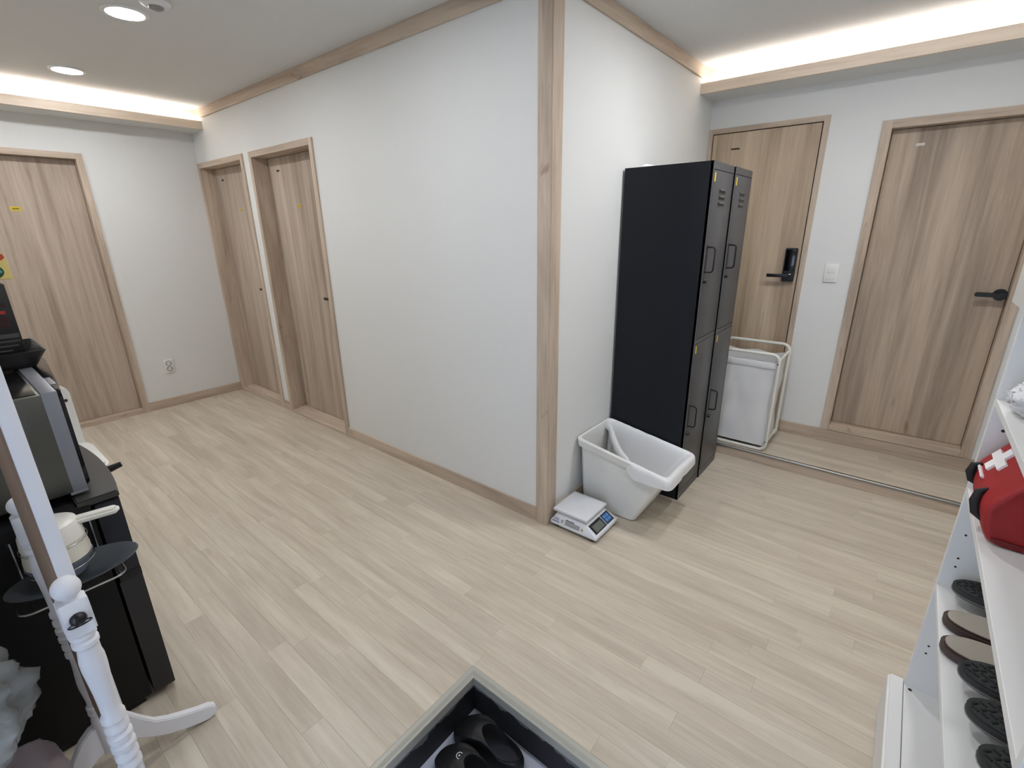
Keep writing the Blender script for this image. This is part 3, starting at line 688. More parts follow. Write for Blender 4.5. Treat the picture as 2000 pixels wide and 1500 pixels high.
# ------------------------------------------------------------------ fridge
FX0, FX1 = -1.005, -0.468
FBODY = mat('fridge_black_body', (10,10,12), 0.55, spec=0.3); FDOOR = mat('fridge_charcoal_door', (38,38,40), 0.42); FDOOR2 = mat('fridge_blueblack_door', (30,32,38), 0.4)
t = thing('mini_fridge', 'small black two-door fridge with a bowed front', 'fridge', ((FX0+FX1)/2, -1.86, 0))
B(FX0, FX1, -2.14, -1.672, 0.03, 0.778, bev=0.004).build('cabinet', FBODY, t)
B(FX0+0.02, FX1-0.02, -2.12, -1.69, 0.0, 0.03).build('plinth', BPLAST, t, smooth=False)
def bow(yb, yf, r, n=14):
    pts = [(FX0, yb)]
    for i in range(n+1):
        u = i/n; x = FX0+(FX1-FX0)*u; pts.append((x, yf-r*(2*u-1)**2))
    pts.append((FX1, yb)); return pts
MB().prism(bow(-1.664, -1.585, 0.02), 2, 0.025, 0.488, bev=0.003).build('lower_door', FDOOR, t)
MB().prism(bow(-1.664, -1.585, 0.02), 2, 0.512, 0.764, bev=0.003).build('freezer_door', FDOOR2, t)
MB().prism(bow(-1.70, -1.582, 0.02), 2, 0.768, 0.79, bev=0.004).build('top_trim', mat('fridge_top_trim', (58,57,55), 0.45), t)
B(FX1-0.05, FX1+0.003, -1.662, -1.604, 0.486, 0.514, bev=0.002).build('hinge', BPLAST, t)
B(FX0+0.08, FX1-0.1, -1.61, -1.60, 0.489, 0.511).build('handle_gap', BPLAST, t, smooth=False)
hh = MB(); hh.tube([(-0.70, -1.60, 0.772), (-0.695, -1.575, 0.775), (-0.69, -1.545, 0.782)], [0.012, 0.012, 0.009], n=12); hh.build('handle', BPLAST, t)

# ------------------------------------------------------------------ microwave
t = thing('microwave', 'silver-edged black microwave oven on top of the fridge', 'microwave', (-0.78, -1.86, 0.79))
mx0, mx1 = -1.05, -0.515
B(mx0, mx1, -2.06, -1.69, 0.805, 1.110, bev=0.003).build('casing', STEEL, t)
B(mx0+0.002, mx1-0.012, -2.055, -1.70, 1.1095, 1.1125, bev=0.001).build('top_cover', BGLOSS, t)
fr = MB(); fr.box(mx0-0.001, mx1+0.001, -1.694, -1.660, 0.800, 1.114, bev=0.003); fr.build('front_frame', SILVER, t)
dm = MB(); dm.prism(rrect(mx0-0.045, mx1-0.004, 0.808, 1.112, 0.03), 1, -1.662, -1.650, bev=0.004)
for v in dm.bm.verts:
    if v.co.y > -1.656: v.co.y += 0.040*max(0.0, min(1.0, (mx1-0.02-v.co.x)/0.45))**0.8
dm.build('door', BGLOSS, t)
B(mx1-0.20, mx1-0.10, -1.664, -1.646, 1.100, 1.1128, bev=0.002).build('silver_button_strip', SILVER, t)
B(mx1-0.006, mx1+0.004, -1.70, -1.66, 0.8, 0.806).build('side_lip', SILVER, t, smooth=False)
for (x, y) in ((mx0+0.05, -2.02), (mx1-0.05, -2.02), (mx0+0.05, -1.72), (mx1-0.05, -1.72)):
    MB().lathe([(0.014, 0.790), (0.014, 0.806)], (x, y, 0), 14).build('foot', BPLAST, t)
for k in range(7): B(mx1-0.0005, mx1+0.0008, -1.812, -1.772, 0.832+k*0.013, 0.8385+k*0.013).build('vent_slot', BPLAST, t, smooth=False)

# tray, carton and snack packet on the microwave
TRX0, TRX1, TRY0, TRY1 = -1.17, -0.883, -1.95, -1.617
t = thing('serving_tray', 'shallow black tray on top of the microwave', 'tray', ((TRX0+TRX1)/2, (TRY0+TRY1)/2, 1.1125))
mb = MB(); rows = []
for z, d in ((1.1135, -0.034), (1.1145, -0.030), (1.167, 0.0), (1.170, 0.0), (1.170, -0.004), (1.119, -0.033), (1.1185, -0.040)):
    rows.append([(p[0], p[1], z) for p in rrect(TRX0-d, TRX1+d, TRY0-d, TRY1+d, 0.012, 3)])
V = mb.grid(rows, True); mb.bm.faces.new(V[0][::-1]); mb.bm.faces.new(V[-1]); bmesh.ops.recalc_face_normals(mb.bm, faces=mb.bm.faces)
mb.build('tray_body', mat('tray_black', (30,30,30), 0.4), t, ang=30)
bx0, bx1, by0, by1, bz0, bz1 = -1.09, -0.922, -1.87, -1.660, 1.1195, 1.382
t = thing('carton', 'black printed carton standing in the tray', 'carton', ((bx0+bx1)/2, (by0+by1)/2, bz0))
bb = B(bx0, bx1, by0, by1, bz0, bz1, bev=0.0015).build('box', mat('carton_black', (15,13,14), 0.45), t)
def cface(name, y0, y1, z0, z1, m): B(bx1-0.0002, bx1+0.0007, y0, y1, z0, z1).build(name, m, bb, smooth=False)
cface('printed_band', -1.865, -1.664, 1.215, 1.228, mat('carton_grey', (72,72,72), 0.5))
for k, (y0, y1) in enumerate(((-1.80, -1.665), (-1.86, -1.672), (-1.86, -1.69), (-1.86, -1.668), (-1.86, -1.70))): cface('print_line', y0, y1, 1.202-k*0.0145, 1.2065-k*0.0145, mat('carton_grey'))
cface('red_panel', -1.80, -1.675, 1.25, 1.283, mat('carton_maroon', (48,12,16), 0.5))
cface('red_panel', -1.80, -1.672, 1.315, 1.325, mat('carton_maroon'))
B(bx1+0.0005, bx1+0.0013, -1.692, -1.678, 1.291, 1.301).build('red_emblem', mat('carton_red', (170,44,36), 0.5), bb, smooth=False)
B(bx0+0.02, bx1-0.03, by0+0.02, by1-0.012, bz1, bz1+0.012, bev=0.004).build('lid', BPLAST, t)
t = thing('snack_packet', 'yellow and red snack box on the black carton', 'snack box', (-0.98, -1.72, bz1+0.012))
sz = bz1+0.0125; sxf = -0.945
pk = MB().prism([(-1.80, sz), (-1.632, sz), (-1.634, sz+0.05), (-1.640, sz+0.079), (-1.80, sz+0.079)], 0, -1.0, sxf, bev=0.002).build('packet_body', mat('packet_yellow', (226,204,126), 0.4), t)
MB().prism([(-1.797, sz+0.036), (-1.72, sz+0.037), (-1.675, sz+0.046), (-1.645, sz+0.060), (-1.6375, sz+0.066), (-1.6405, sz+0.078), (-1.797, sz+0.078)], 0, sxf-0.001, sxf+0.0008).build('red_print', mat('packet_red', (186,78,40), 0.4), pk, smooth=False)
def oval(ry, rz_, x0, x1, name, m): MB().prism([(-1.672+ry*math.cos(2*PI*i/28), sz+0.025+rz_*math.sin(2*PI*i/28)) for i in range(28)], 0, x0, x1).build(name, m, pk, smooth=False)
oval(0.0235, 0.0205, sxf-0.001, sxf+0.0012, 'green_logo', mat('packet_green', (34,84,44), 0.4))
oval(0.0195, 0.008, sxf-0.001, sxf+0.0018, 'logo_centre', mat('packet_teal', (110,160,170), 0.4))

# ------------------------------------------------------------------ white chair behind the fridge
t = thing('plastic_chair', 'white plastic chair mostly hidden behind the fridge', 'chair', (-1.78, -1.70, 0))
mb = MB(); mb.prism(rrect(-1.885, -1.476, 0.42, 0.795, 0.05), 0, -2.00, -1.968, bev=0.006); mb.build('backrest', WPLAST, t)
MB().lathe([(0.008, 0), (0.008, 0.002)], (-1.968, -1.500, 0.715), 12, axis=0).build('screw', INK, t)
MB().prism(rrect(-1.985, -1.55, -1.915, -1.455, 0.06), 2, 0.44, 0.475, bev=0.012).build('seat', WPLAST, t)
for (x, y) in ((-1.94, -1.86), (-1.94, -1.51), (-1.60, -1.86), (-1.60, -1.51)):
    MB().tube([(x, y, 0.445), (x+(0.03 if x > -1.8 else -0.03), y+(0.02 if y > -1.7 else -0.02), 0.0)], [0.022, 0.016], n=10).build('leg', WPLAST, t)

# ------------------------------------------------------------------ wire rack with cookware on the fridge side
WIRE = mat('chromed_wire', (190,190,188), 0.25, metal=1)
RX0, RX1, RY0, RY1, RZ = FX1+0.0045, -0.312, -1.88, -1.655, 0.602
t = thing('wire_rack', 'chromed wire rack hung on the side of the fridge', 'rack', (FX1, -1.78, RZ))
MB().tube([(p[0], p[1], RZ) for p in rrect(RX0, RX1, RY0, RY1, 0.03, 5)], 0.0028, n=8, closed=True).build('rim_wire', WIRE, t)
for k in range(6):
    y = RY0+0.03+k*0.036; MB().tube([(RX0, y, RZ), (RX1, y, RZ)], 0.0018, n=6).build('cross_wire', WIRE, t)
for y in (RY0+0.03, RY1-0.03): MB().tube([(RX0, y, RZ), (RX0, y, RZ+0.14)], 0.003, n=6).build('upright', WIRE, t)
B(FX1+0.0006, FX1+0.004, RY0+0.02, RY1-0.02, RZ+0.10, RZ+0.14, bev=0.001).build('magnet_plate', FBODY, t)
PC = Vector((-0.388, -1.772, RZ+0.0155))
o = MB(); o.lathe([(0.03, 0), (0.060, 0.001), (0.068, 0.007), (0.085, 0.016), (0.087, 0.018), (0.084, 0.018), (0.066, 0.010), (0.03, 0.0045)], (0, 0, 0), 40, sx=0.80, sy=1.66)
o = o.build('oval_plate', mat('slate_grey_ceramic', (74,78,82), 0.35), ang=50); o.location = PC+Vector((0, 0.022, 0)); o.rotation_euler = (0, math.radians(9), 0); tag(o, 'dark grey oval plate sticking out of the wire rack', 'plate')
z0 = RZ+0.046
t = thing('glass_bowl', 'smoky grey glass bowl under the cream bowl', 'bowl', (PC.x, PC.y, z0-0.011))
MB().lathe([(0.036, 0), (0.050, 0.002), (0.060, 0.02), (0.069, 0.048), (0.071, 0.050), (0.067, 0.050), (0.057, 0.022), (0.03, 0.006)], (PC.x, PC.y, z0-0.011), 40).build('bowl_body', mat('smoky_blue_glass', (112,120,134), 0.2), t)
rr = [(PC.x+0.0715*math.cos(2*PI*i/40), PC.y+0.0715*math.sin(2*PI*i/40), z0+0.024) for i in range(40)]
MB().tube(rr, 0.0014, n=6, closed=True).build('wire_ring', WIRE, t)
z1 = z0+0.0395
o = MB(); o.lathe([(0.066, 0.0), (0.069, 0.004), (0.069, 0.018), (0.065, 0.05), (0.062, 0.053), (0.01, 0.053)], (0, 0, 0), 40); o = o.build('cream_bowl', mat('cream_ceramic', (222,218,204), 0.35)); o.location = (PC.x, PC.y, z1); tag(o, 'cream ceramic bowl turned over below the white pan', 'bowl')
z2 = z1+0.0535
t = thing('small_pan', 'small white saucepan turned upside down with its handle out', 'saucepan', (PC.x, PC.y, z2))
MB().lathe([(0.063, 0), (0.066, 0.003), (0.064, 0.035), (0.058, 0.052), (0.048, 0.057), (0.01, 0.058)], (PC.x, PC.y, z2), 40).build('pan_body', mat('white_enamel', (234,231,222), 0.3), t)
hm = MB(); hm.prism(rrect(-0.017, 0.017, 0.04, 0.150, 0.0165), 2, 0.0, 0.018, bev=0.006)
bmesh.ops.rotate(hm.bm, verts=hm.bm.verts, matrix=Matrix.Rotation(math.radians(-12), 3, 'Z'))
bmesh.ops.translate(hm.bm, verts=hm.bm.verts, vec=(PC.x, PC.y, z2+0.033)); hm.build('pan_handle', mat('white_enamel'), t)
MB().tube([(PC.x+0.070*math.cos(2*PI*i/40), PC.y+0.070*math.sin(2*PI*i/40), z2-0.002) for i in range(40)], 0.0015, n=6, closed=True).build('wire_ring', WIRE, t)

# ------------------------------------------------------------------ cheval mirror
MXN, MXF, MY = 0.20, -0.25, -1.804
t = thing('standing_mirror', 'white standing mirror with turned posts beside the fridge', 'mirror', ((MXN+MXF)/2, MY, 0))
def post(x):
    prof = [(0.026, 0.125), (0.030, 0.135), (0.030, 0.235), (0.025, 0.262)]
    for z in (0.275, 0.292): prof += [(0.022, z-0.009), (0.0285, z-0.004), (0.0285, z+0.004), (0.022, z+0.008)]
    prof += [(0.0215, 0.318), (0.0265, 0.365), (0.027, 0.385), (0.0215, 0.445), (0.021, 0.465)]
    for k in range(6): z = 0.482+k*0.026; prof += [(0.0215, z-0.012), (0.028+0.001*(k in (2, 3)), z-0.006), (0.028+0.001*(k in (2, 3)), z+0.005), (0.0215, z+0.012)]
    prof += [(0.0215, 0.645), (0.0225, 0.68), (0.0275, 0.742), (0.0275, 0.762), (0.022, 0.790)]
    for z in (0.803, 0.822): prof += [(0.023, z-0.009), (0.0285, z-0.004), (0.0285, z+0.004), (0.023, z+0.008)]
    prof = [(r*0.72, z) for r, z in prof]
    p = MB().lathe(prof, (x, MY, 0), 24).build('post', WHITE, t)
    MB().prism([(x-0.0215, 0.830), (x+0.0215, 0.830), (x+0.0215, 0.888), (x+0.016, 0.901), (x-0.016, 0.901), (x-0.0215, 0.888)], 1, MY-0.0215, MY+0.0215, bev=0.003).build('block', WHITE, p)
    MB().lathe([(0.010, 0.899), (0.011, 0.903)]+[(0.0215*math.sin(a), 0.9245-0.0225*math.cos(a)) for a in [PI*k/14 for k in range(2, 14)]]+[(0.001, 0.947)], (x, MY, 0), 28).build('finial', WHITE, p)
    for s in (-1, 1):
        pts = [(0.0, 0.235), (0.03, 0.228), (0.055, 0.205), (0.08, 0.163), (0.105, 0.126), (0.135, 0.103), (0.17, 0.083), (0.21, 0.062), (0.24, 0.050), (0.256, 0.036), (0.258, 0.018), (0.248, 0.004), (0.232, 0.0), (0.21, 0.006), (0.17, 0.024), (0.125, 0.049), (0.09, 0.076), (0.055, 0.108), (0.03, 0.128), (0.0, 0.138)]
        MB().prism([(MY+s*a, b) for a, b in pts], 0, x-0.0125, x+0.0125, bev=0.003).build('foot', WHITE, t)
    return p
pN_ = post(MXN); post(MXF)
# tightening knob: black stud with a wire ring, on the side facing the camera
MB().lathe([(0.0125, 0.0), (0.0125, 0.003), (0.010, 0.008), (0.005, 0.011)], (MXN+0.022, MY, 0.868), 20, axis=0).build('knob', BPLAST, pN_)
MB().tube([(MXN+0.0275+0.004*math.sin(2*PI*i/24), MY+0.0165*math.cos(2*PI*i/24), 0.860+0.0065*math.sin(2*PI*i/24)) for i in range(24)], 0.0014, n=6, closed=True).build('knob_ring', BPLAST, pN_)
fx0, fx1, fz0, fz1 = MXF+0.043, MXN-0.040, 0.33, 1.58
B(fx1-0.04, fx1, MY-0.003, MY+0.021, fz0, fz1, bev=0.003).build('stile', WHITE, t)
B(fx0, fx0+0.04, MY-0.003, MY+0.021, fz0, fz1, bev=0.003).build('stile', WHITE, t)
B(fx0+0.04, fx1-0.04, MY-0.003, MY+0.021, fz1-0.04, fz1, bev=0.003).build('rail', WHITE, t)
B(fx0+0.04, fx1-0.04, MY-0.003, MY+0.021, fz0, fz0+0.04, bev=0.003).build('rail', WHITE, t)
B(fx0+0.04, fx1-0.04, MY+0.006, MY+0.012, fz0+0.04, fz1-0.04).build('mirror_glass', mat('mirror_silver', (235,238,240), 0.02, metal=1), t, smooth=False)
B(fx0+0.01, fx1-0.006, MY-0.0075, MY-0.003, fz0+0.01, fz1-0.01).build('back_board', mat('brown_fibreboard', (140,116,98), 0.7), t, smooth=False)
for x in (fx1, fx0): MB().tube([(x-0.004 if x == fx1 else x+0.004, MY+0.005, 0.868), ((MXN-0.02) if x == fx1 else (MXF+0.02), MY+0.002, 0.868)], 0.006, n=10).build('pivot_pin', DKMET, t)
t.rotation_euler.z = math.radians(1.5)

# ------------------------------------------------------------------ plastic bags on the floor
def blob(name, c, rx, ry, rz, m, label, cat, seed, amp=0.18, parent=None, n=80, flat=True, sq=1.0):
    mb = MB(); rows = []
    for j in range(n//2+1):
        ph = PI*j/(n//2); row = []
        for i in range(n):
            th = 2*PI*i/n; d = Vector((math.sin(ph)*math.cos(th), math.sin(ph)*math.sin(th), math.cos(ph)))
            k = 1+amp*noise.noise(d*2.1+Vector((seed, 0, 0)))+amp*0.45*noise.noise(d*5+Vector((0, seed, 0)))-amp*0.40*abs(noise.noise(d*6.5+Vector((0, 0, seed))))-amp*0.16*abs(noise.noise(d*15+Vector((seed, 0, seed))))
            g_ = lambda v: math.copysign(abs(v)**sq, v)
            p = Vector((c[0]+g_(d.x)*rx*k, c[1]+g_(d.y)*ry*k, c[2]+g_(d.z)*rz*k))
            if flat: p.z = max(p.z, c[2]-rz*0.86)
            row.append(tuple(p))
        rows.append(row)
    V = mb.grid(rows, True); bmesh.ops.remove_doubles(mb.bm, verts=mb.bm.verts, dist=1e-5); bmesh.ops.recalc_face_normals(mb.bm, faces=mb.bm.faces)
    o = mb.build(name, m, parent, ang=180)
    if parent is None: tag(o, label, cat)
    return o
FILM = mat('cloudy_clear_film', (224,232,232), 0.14, alpha=0.66, bump=1.0, bscale=24, spec=0.8)
t = thing('plastic_bag', 'pale plastic bag with red contents on the floor behind the mirror', 'plastic bag', (-0.03, -2.06, 0))
blob('bag_film', (-0.03, -2.066, 0.222), 0.12, 0.196, 0.250, mat('pinkish_film', (232,218,224), 0.25, alpha=0.5, bump=0.7, bscale=30), '', '', 3.3, parent=t, sq=0.7, amp=0.12)
blob('red_contents', (0.02, -1.945, 0.31), 0.06, 0.045, 0.11, mat('red_goods', (170,52,46), 0.5), '', '', 8.1, parent=t, flat=False)
t = thing('clear_bag', 'crinkled clear plastic bag with a printed white label, behind the mirror', 'plastic bag', (-0.03, -2.08, 0.40))
blob('bag_film', (-0.03, -2.066, 0.612), 0.135, 0.182, 0.135, FILM, '', '', 1.7, parent=t, amp=0.22)
blob('packed_goods', (-0.04, -2.075, 0.595), 0.10, 0.135, 0.100, mat('white_packed_goods', (226,228,224), 0.6, var=0.2, vscale=12), '', '', 5.5, parent=t)
lb = MB(); rows = []
for k in range(7): rows.append([(0.105+0.006*math.sin(k), -2.16+0.024*i+0.01*math.sin(i*2), 0.455+0.013*k) for i in range(9)])
lb.grid(rows); bmesh.ops.solidify(lb.bm, geom=lb.bm.faces[:], thickness=0.0008)
lo = lb.build('paper_label', PAPER, t)
for k in range(3): B(0.1125, 0.1135, -2.13, -1.99+0.01*k, 0.470+0.022*k, 0.478+0.022*k).build('label_print', INK, lo, smooth=False)

# ------------------------------------------------------------------ shoe cabinet
CX, CY0, CY1, CB = 1.50, -1.093, -0.182, XR-0.003
t = thing('shoe_cabinet', 'tall white open shoe cabinet along the right wall', 'cabinet', (1.68, -0.64, 0))
B(CX, CB, CY1-0.018, CY1, 0.0, 2.2, bev=0.0008).build('side_panel', LAMIN, t, smooth=False)
B(CX, CB, CY0, CY0+0.018, 0.0, 2.2, bev=0.0008).build('side_panel', LAMIN, t, smooth=False)
B(CB-0.006, CB, CY0+0.018, CY1-0.018, 0.02, 2.2).build('back_panel', LAMIN, t, smooth=False)
for z in (0.165, 0.546, 0.859, 1.110, 1.36, 2.2):
    B(CX+0.0, CB-0.006, CY0+0.018, CY1-0.018, z-0.018, z, bev=0.0012).build('shelf', LAMIN, t, smooth=False)
fp = MB(); fp.box(1.466, 1.4985, CY0, CY1+0.002, 0.004, 0.166, bev=0.002).box(1.460, 1.468, CY0, CY1+0.002, 0.012, 0.158, bev=0.002); fp.build('lower_front', LAMIN, t, smooth=False)
for a, b in ((-0.640, CY1+0.0), (CY0, -0.644)):
    d = B(1.476, 1.498, a, b, 1.347, 2.2, bev=0.002).build('door', LAMIN, t)
    MB().tube([(1.468, (b-0.03) if a == CY0 else (a+0.03), 1.42), (1.468, (b-0.03) if a == CY0 else (a+0.03), 1.52)], 0.005, n=8).build('handle', SILVER, d)
for (x, z, r) in ((1.526, 0.617, 0.003), (1.526, 0.645, 0.003), (1.526, 0.332, 0.003), (1.525, 0.304, 0.003), (1.526, 0.72, 0.003), (1.53, 1.03, 0.004)):
    MB().lathe([(r, 0), (r, 0.0007)], (x, CY1-0.0187, z), 12, axis=1).build('peg_hole', INK, t, smooth=False)
MB().lathe([(0.005, 0), (0.005, 0.0007)], (1.515, -0.215, 0.1650), 12, axis=2).build('peg_hole', INK, t, smooth=False)

# slippers
def outline(L, W, n=40):
    pts = []
    for i in range(n):
        a = 2*PI*i/n; c, s = math.cos(a), math.sin(a)
        x = L/2*(abs(c)**0.86)*(1 if c > 0 else -1); u = (x/(L/2)+1)/2   # u=0 at the toe, 1 at the heel
        wloc = W/2*(1.06-0.22*u-0.16*math.exp(-((u-0.58)/0.16)**2))
        pts.append((x, wloc*(abs(s)**0.80)*(1 if s > 0 else -1)))
    return pts
SOLE = mat('charcoal_rubber_sole', (52,54,54), 0.7, bump=0.3, bscale=150); SOLED = mat('black_rubber_tread', (32,33,33), 0.8); BROWN = mat('brown_leatherette', (72,56,52), 0.5); BEIGE = mat('beige_insole', (176,168,154), 0.7, var=0.05, vscale=20)
def slipper(y, xt, kind, label, rz=0.0, tilt=0.0, zoff=0.0):
    L_, W_ = 0.275, 0.106
    t = thing('slipper', label, 'slipper', (xt+L_/2, y, 0.5475+zoff), rz, group='slippers on the shoe shelf')
    t.rotation_euler = (tilt, 0, rz); kw = dict(world=False)
    base = 0.034 if kind == 'up' else 0.012
    if kind == 'up':      # lying upside down: tread faces up, strap underneath
        sole = MB().prism(outline(L_, W_), 2, base, base+0.024, bev=0.005).build('sole', SOLE, t, world=False)
        mb = MB()
        for i in range(20):
            for j in range(6):
                x = -L_/2+0.012+i*0.0132; yy = -0.0375+j*0.015+(0.0075 if i % 2 else 0)
                u = (x/(L_/2)+1)/2; wl = W_/2*(1.06-0.22*u-0.16*math.exp(-((u-0.58)/0.16)**2))*max(0.0, 1-(abs(2*x/L_))**2.3)**0.4
                if abs(yy)+0.006 > wl-0.003: continue
                ca, sa = (math.cos(0.7), math.sin(0.7)) if (i+j) % 2 else (math.cos(0.7), -math.sin(0.7))
                q = [(x+ca*a-sa*b, yy+sa*a+ca*b) for a, b in ((-0.0058, -0.0021), (0.0058, -0.0021), (0.0058, 0.0021), (-0.0058, 0.0021))]
                mb.prism(q, 2, base+0.0235, base+0.0260)
        mb.build('tread_pattern', SOLED, sole, smooth=False, world=False)['kind'] = 'stuff'
        MB().tube([(0.03, -0.044, base+0.006), (0.03, -0.046, 0.024), (0.03, -0.03, 0.0065), (0.03, 0.03, 0.0065), (0.03, 0.046, 0.024), (0.03, 0.044, base+0.006)], 0.0062, n=8).build('strap', SOLED, t, world=False)
        MB().prism([(p[0]*1.008, p[1]*1.012) for p in outline(L_, W_)], 2, base+0.006, base+0.009).build('welt', mat('grey_welt', (128,126,122), 0.6), sole, world=False)
    else:
        MB().prism(outline(L_, W_), 2, 0.0, 0.026, bev=0.006).build('sole', BROWN, t, world=False)
        MB().prism([(p[0]*0.945, p[1]*0.86) for p in outline(L_, W_)], 2, 0.024, 0.0275, bev=0.001).build('insole', BEIGE, t, world=False)
        mb = MB(); rows = []
        for k in range(9):
            x = 0.0-0.03+0.07*k/8+0.03; rows.append([(x, 0.047*math.cos(PI*i/12), 0.018+0.045*math.sin(PI*i/12)) for i in range(13)])
        mb.grid(rows); bmesh.ops.solidify(mb.bm, geom=mb.bm.faces[:], thickness=0.004); mb.build('strap', BROWN, t, world=False)
    return t
slipper(-0.262, 1.522, 'up', 'charcoal slipper lying sole up, farthest on the shoe shelf', 0.0)
slipper(-0.372, 1.506, 'in', 'brown slipper with beige insole, farther of the two', 0.0)
slipper(-0.480, 1.498, 'in', 'brown slipper with beige insole, nearer of the two', 0.0)
slipper(-0.590, 1.520, 'up', 'charcoal slipper lying sole up, next to the brown pair', 0.0)
slipper(-0.700, 1.526, 'up', 'charcoal slipper lying sole up, second towards the near end', 0.0)
slipper(-0.810, 1.536, 'up', 'charcoal slipper lying sole up, at the bottom edge of the photo', 0.0)

# ------------------------------------------------------------------ first aid bag
RED = mat('red_nylon', (158,30,32), 0.6, bump=0.35, bscale=38, var=0.12, vscale=18)
t = thing('first_aid_bag', 'red first aid bag with a white cross on the cabinet shelf', 'first aid bag', (1.66, -0.395, 0.8595))
az0 = 0.8600
sec = [(1.524, 0.0), (1.507, 0.006), (1.498, 0.03), (1.491, 0.058), (1.491, 0.076), (1.497, 0.094), (1.513, 0.120), (1.538, 0.156), (1.562, 0.186), (1.592, 0.203), (1.65, 0.207), (1.71, 0.192), (1.755, 0.155), (1.772, 0.10), (1.775, 0.03), (1.768, 0.006), (1.75, 0.0)]
mb = MB(); rows = []; mxx, mzz = 1.635, 0.075
for (yy, k) in ((-0.488, 0.80), (-0.494, 0.90), (-0.490, 0.96), (-0.478, 0.99), (-0.44, 1.0), (-0.38, 1.0), (-0.32, 1.0), (-0.245, 0.99), (-0.226, 0.95), (-0.217, 0.85), (-0.214, 0.7)):
    row = []
    for (x, h) in sec:
        q = noise.noise(Vector((x*15, yy*15, h*15)))*0.005
        row.append((mxx+(x-mxx)*k+q*0.6, yy+q*0.5, az0+max(0.0, (mzz+(h-mzz)*k)+(q*0.6 if h > 0.03 else 0) if h > 0.01 else h)))
    rows.append(row)
V = mb.grid(rows, True); mb.bm.faces.new(V[0][::-1]); mb.bm.faces.new(V[-1]); bmesh.ops.recalc_face_normals(mb.bm, faces=mb.bm.faces)
bd = mb.build('bag_body', RED, t, ang=70)
mo = bd.modifiers.new('sub', 'SUBSURF'); mo.levels = 1; mo.render_levels = 2
# cross and lettering on the sloping front that faces the room
cd = Vector((0.025, 0, 0.036)).normalized(); cn = Vector((-cd.z, 0, cd.x)); co = Vector((1.524, -0.318, az0+0.133))+cn*0.0035
def on_bag(name, pts, m, parent, h=0.0016):
    yd = Vector((0, -1, 0))
    mb = MB(); a = [mb.bm.verts.new(co+yd*p[0]+cd*p[1]-cn*0.010) for p in pts]; b = [mb.bm.verts.new(co+yd*p[0]+cd*p[1]+cn*h) for p in pts]; n = len(pts)
    mb.bm.faces.new(a[::-1]); mb.bm.faces.new(b)
    for i in range(n): mb.bm.faces.new((a[i], a[(i+1) % n], b[(i+1) % n], b[i]))
    bmesh.ops.recalc_face_normals(mb.bm, faces=mb.bm.faces); return mb.build(name, m, parent, smooth=False)
c_, a_ = 0.0115, 0.034
cr = [(-c_, -a_), (c_, -a_), (c_, -c_), (a_, -c_), (a_, c_), (c_, c_), (c_, a_), (-c_, a_), (-c_, c_), (-a_, c_), (-a_, -c_), (-c_, -c_)]
WP = mat('white_print', (240,238,238), 0.6)
on_bag('cross', [(a*1.5, b*0.92) for a, b in cr], WP, bd, 0.003)
for k in range(8): on_bag('lettering', [(-0.035+k*0.0095, -0.0475), (-0.0285+k*0.0095, -0.0475), (-0.0285+k*0.0095, -0.0425), (-0.035+k*0.0095, -0.0425)], WP, bd)
BLK = mat('black_webbing', (16,14,14), 0.7)
MB().tube([(1.502, -0.278, 0.962), (1.488, -0.280, 0.955), (1.484, -0.286, 0.938), (1.489, -0.292, 0.920), (1.502, -0.296, 0.912)], [0.004, 0.0085, 0.010, 0.0085, 0.004], n=14).build('strap_buckle', BLK, t)
MB().tube([(1.502, -0.425, 0.960), (1.488, -0.430, 0.950), (1.484, -0.440, 0.930), (1.488, -0.452, 0.908), (1.502, -0.458, 0.896)], [0.004, 0.0085, 0.010, 0.0085, 0.004], n=14).build('strap_buckle', BLK, t)
MB().tube([(1.56, -0.487, 0.955), (1.60, -0.500, 0.972), (1.65, -0.503, 0.975), (1.70, -0.497, 0.965), (1.73, -0.487, 0.950)], 0.007, n=8).build('carry_handle', BLK, t)
MB().tube([(1.518, -0.494, 0.874), (1.60, -0.4975, 0.872), (1.70, -0.4975, 0.872), (1.755, -0.494, 0.874)], 0.0035, n=6).build('piping', mat('dark_red_piping', (104,18,22), 0.6), t)

# ------------------------------------------------------------------ white towels on the upper shelf
FLUFF = mat('white_terry_towel', (240,240,242), 0.95, bump=1.0, bscale=170)
def towel(c, rx, ry, rz, seed, label):
    n = 64; mb = MB(); rows = []
    for j in range(n//2+1):
        ph = PI*j/(n//2); row = []
        for i in range(n):
            th = 2*PI*i/n; d = Vector((math.sin(ph)*math.cos(th), math.sin(ph)*math.sin(th), math.cos(ph)))
            k = 0.92+0.22*noise.noise(d*2.6+Vector((seed, 0, 0)))+0.16*(1-abs(noise.noise(d*5.0+Vector((0, seed, 0))))*2.4)+0.05*noise.noise(d*14)+0.02*noise.noise(d*40)
            row.append((c[0]+d.x*rx*k, c[1]+d.y*ry*k, max(1.1105, c[2]+d.z*rz*k)))
        rows.append(row)
    mb.grid(rows, True); bmesh.ops.remove_doubles(mb.bm, verts=mb.bm.verts, dist=1e-5); bmesh.ops.recalc_face_normals(mb.bm, faces=mb.bm.faces)
    return tag(mb.build('towel', FLUFF, ang=180), label, 'towel', 'towels in the cabinet')
towel((1.585, -0.320, 1.152), 0.078, 0.095, 0.045, 1.0, 'crumpled white towel at the far end of the upper shelf')
towel((1.69, -0.52, 1.175), 0.115, 0.09, 0.085, 4.0, 'larger crumpled white towel nearer on the upper shelf')

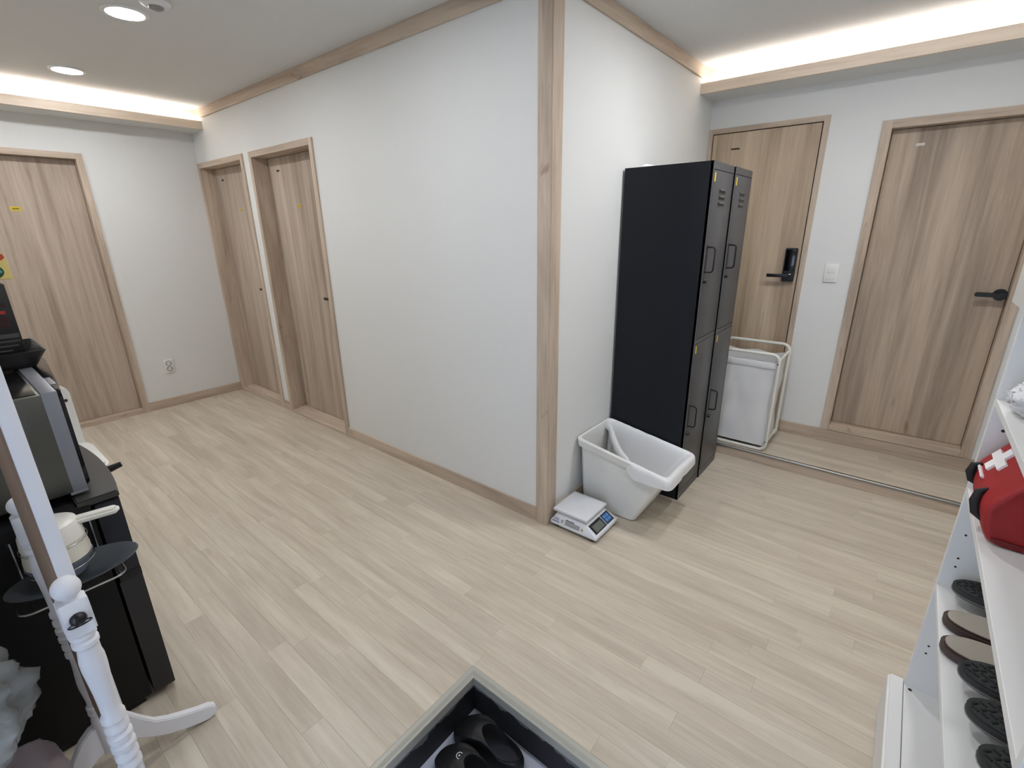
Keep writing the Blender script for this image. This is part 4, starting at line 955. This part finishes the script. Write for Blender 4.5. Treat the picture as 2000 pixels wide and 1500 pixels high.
# ------------------------------------------------------------------ black clogs in the pit
def clog(cx, cy, rz, label, logo):
    t = thing('clog', label, 'shoe', (cx, cy, PD), rz, group='black clogs in the shoe pit'); L_, W_ = 0.27, 0.108
    mb = MB(); rows = []; n = 48
    def hgt(u):   # u 0 toe..1 heel
        if u < 0.5: return 0.040+0.060*math.sin(PI*min(u/0.5, 1)/2)**0.8
        return 0.100-0.038*min(1, (u-0.5)/0.25)
    def ol(u, i):
        a = 2*PI*i/n; c, s = math.cos(a), math.sin(a)
        return c, s
    out = outline(L_, W_, n)
    def P(i, k, z): return (out[i][0]*k, out[i][1]*k, z)
    def H(i): return hgt((out[i][0]/(L_/2)+1)/2)
    rows.append([P(i, 0.90, 0.0) for i in range(n)]); rows.append([P(i, 0.99, 0.004) for i in range(n)]); rows.append([P(i, 1.0, 0.022) for i in range(n)])
    rows.append([P(i, 1.0, 0.024+(H(i)-0.024)*0.45) for i in range(n)]); rows.append([P(i, 0.965, 0.024+(H(i)-0.024)*0.78) for i in range(n)])
    rows.append([P(i, 0.90, 0.024+(H(i)-0.024)*0.97) for i in range(n)])
    # opening: oval in the back half; top surface closes in towards it
    oc, oa, ob = 0.052, 0.072, 0.036
    op = [(oc+oa*math.cos(math.atan2(out[i][1]/W_, out[i][0]/L_)), ob*math.sin(math.atan2(out[i][1]/W_, out[i][0]/L_))) for i in range(n)]
    def top(x, y):
        u = (x/(L_/2)+1)/2; return max(0.05, hgt(u)*(1.0-0.12*(abs(y)/(W_/2))**2))
    for f_ in (0.3, 0.6, 0.88, 1.0):
        row = []
        for i in range(n):
            ax, ay = out[i][0]*0.9, out[i][1]*0.9; x = ax+(op[i][0]-ax)*f_; y = ay+(op[i][1]-ay)*f_
            z = top(x, y)+(0.004 if f_ > 0.8 else 0)
            z0_ = 0.024+(H(i)-0.024)*0.97; row.append((x, y, z0_+(z-z0_)*min(1, f_*1.6)))
        rows.append(row)
    rows.append([(oc+(p[0]-oc)*0.97, p[1]*0.97, 0.03) for p in op])
    rows.append([(oc+(p[0]-oc)*0.6, p[1]*0.6, 0.026) for p in op])
    V = mb.grid(rows, True); mb.bm.faces.new(V[0][::-1]); mb.bm.faces.new(V[-1]); bmesh.ops.recalc_face_normals(mb.bm, faces=mb.bm.faces)
    sh = mb.build('shell', mat('black_foam_rubber', (20,20,22), 0.55), t, ang=80, world=False)
    MB().lathe([(0.001, 0.0262), (0.03, 0.0262), (0.032, 0.0275), (0.001, 0.0282)], (oc, 0, 0.0015), 28, sx=2.0, sy=1.0).build('insole', mat('navy_insole', (22,24,40), 0.6), t, world=False)
    if logo:
        x, y = -0.040, 0.0; z = top(x, y)+0.001
        lg = MB(); lg.tube([(x+0.010*math.cos(2*PI*i/24), y+0.010*math.sin(2*PI*i/24), z+0.0012) for i in range(24)], 0.0013, n=6, closed=True); lo = lg.build('ring_logo', mat('logo_white', (205,205,205), 0.5), sh, world=False)
        MB().prism([(x-0.003, y-0.003), (x+0.004, y), (x-0.003, y+0.003)], 2, z-0.001, z+0.0018).build('logo_mark', mat('logo_white'), sh, smooth=False, world=False)
clog(0.470, -1.004, math.radians(8), 'black slip-on clog deeper in the pit corner, without visible logo', False)
clog(0.492, -1.112, math.radians(8), 'black slip-on clog with a white ring logo on its toe', True)
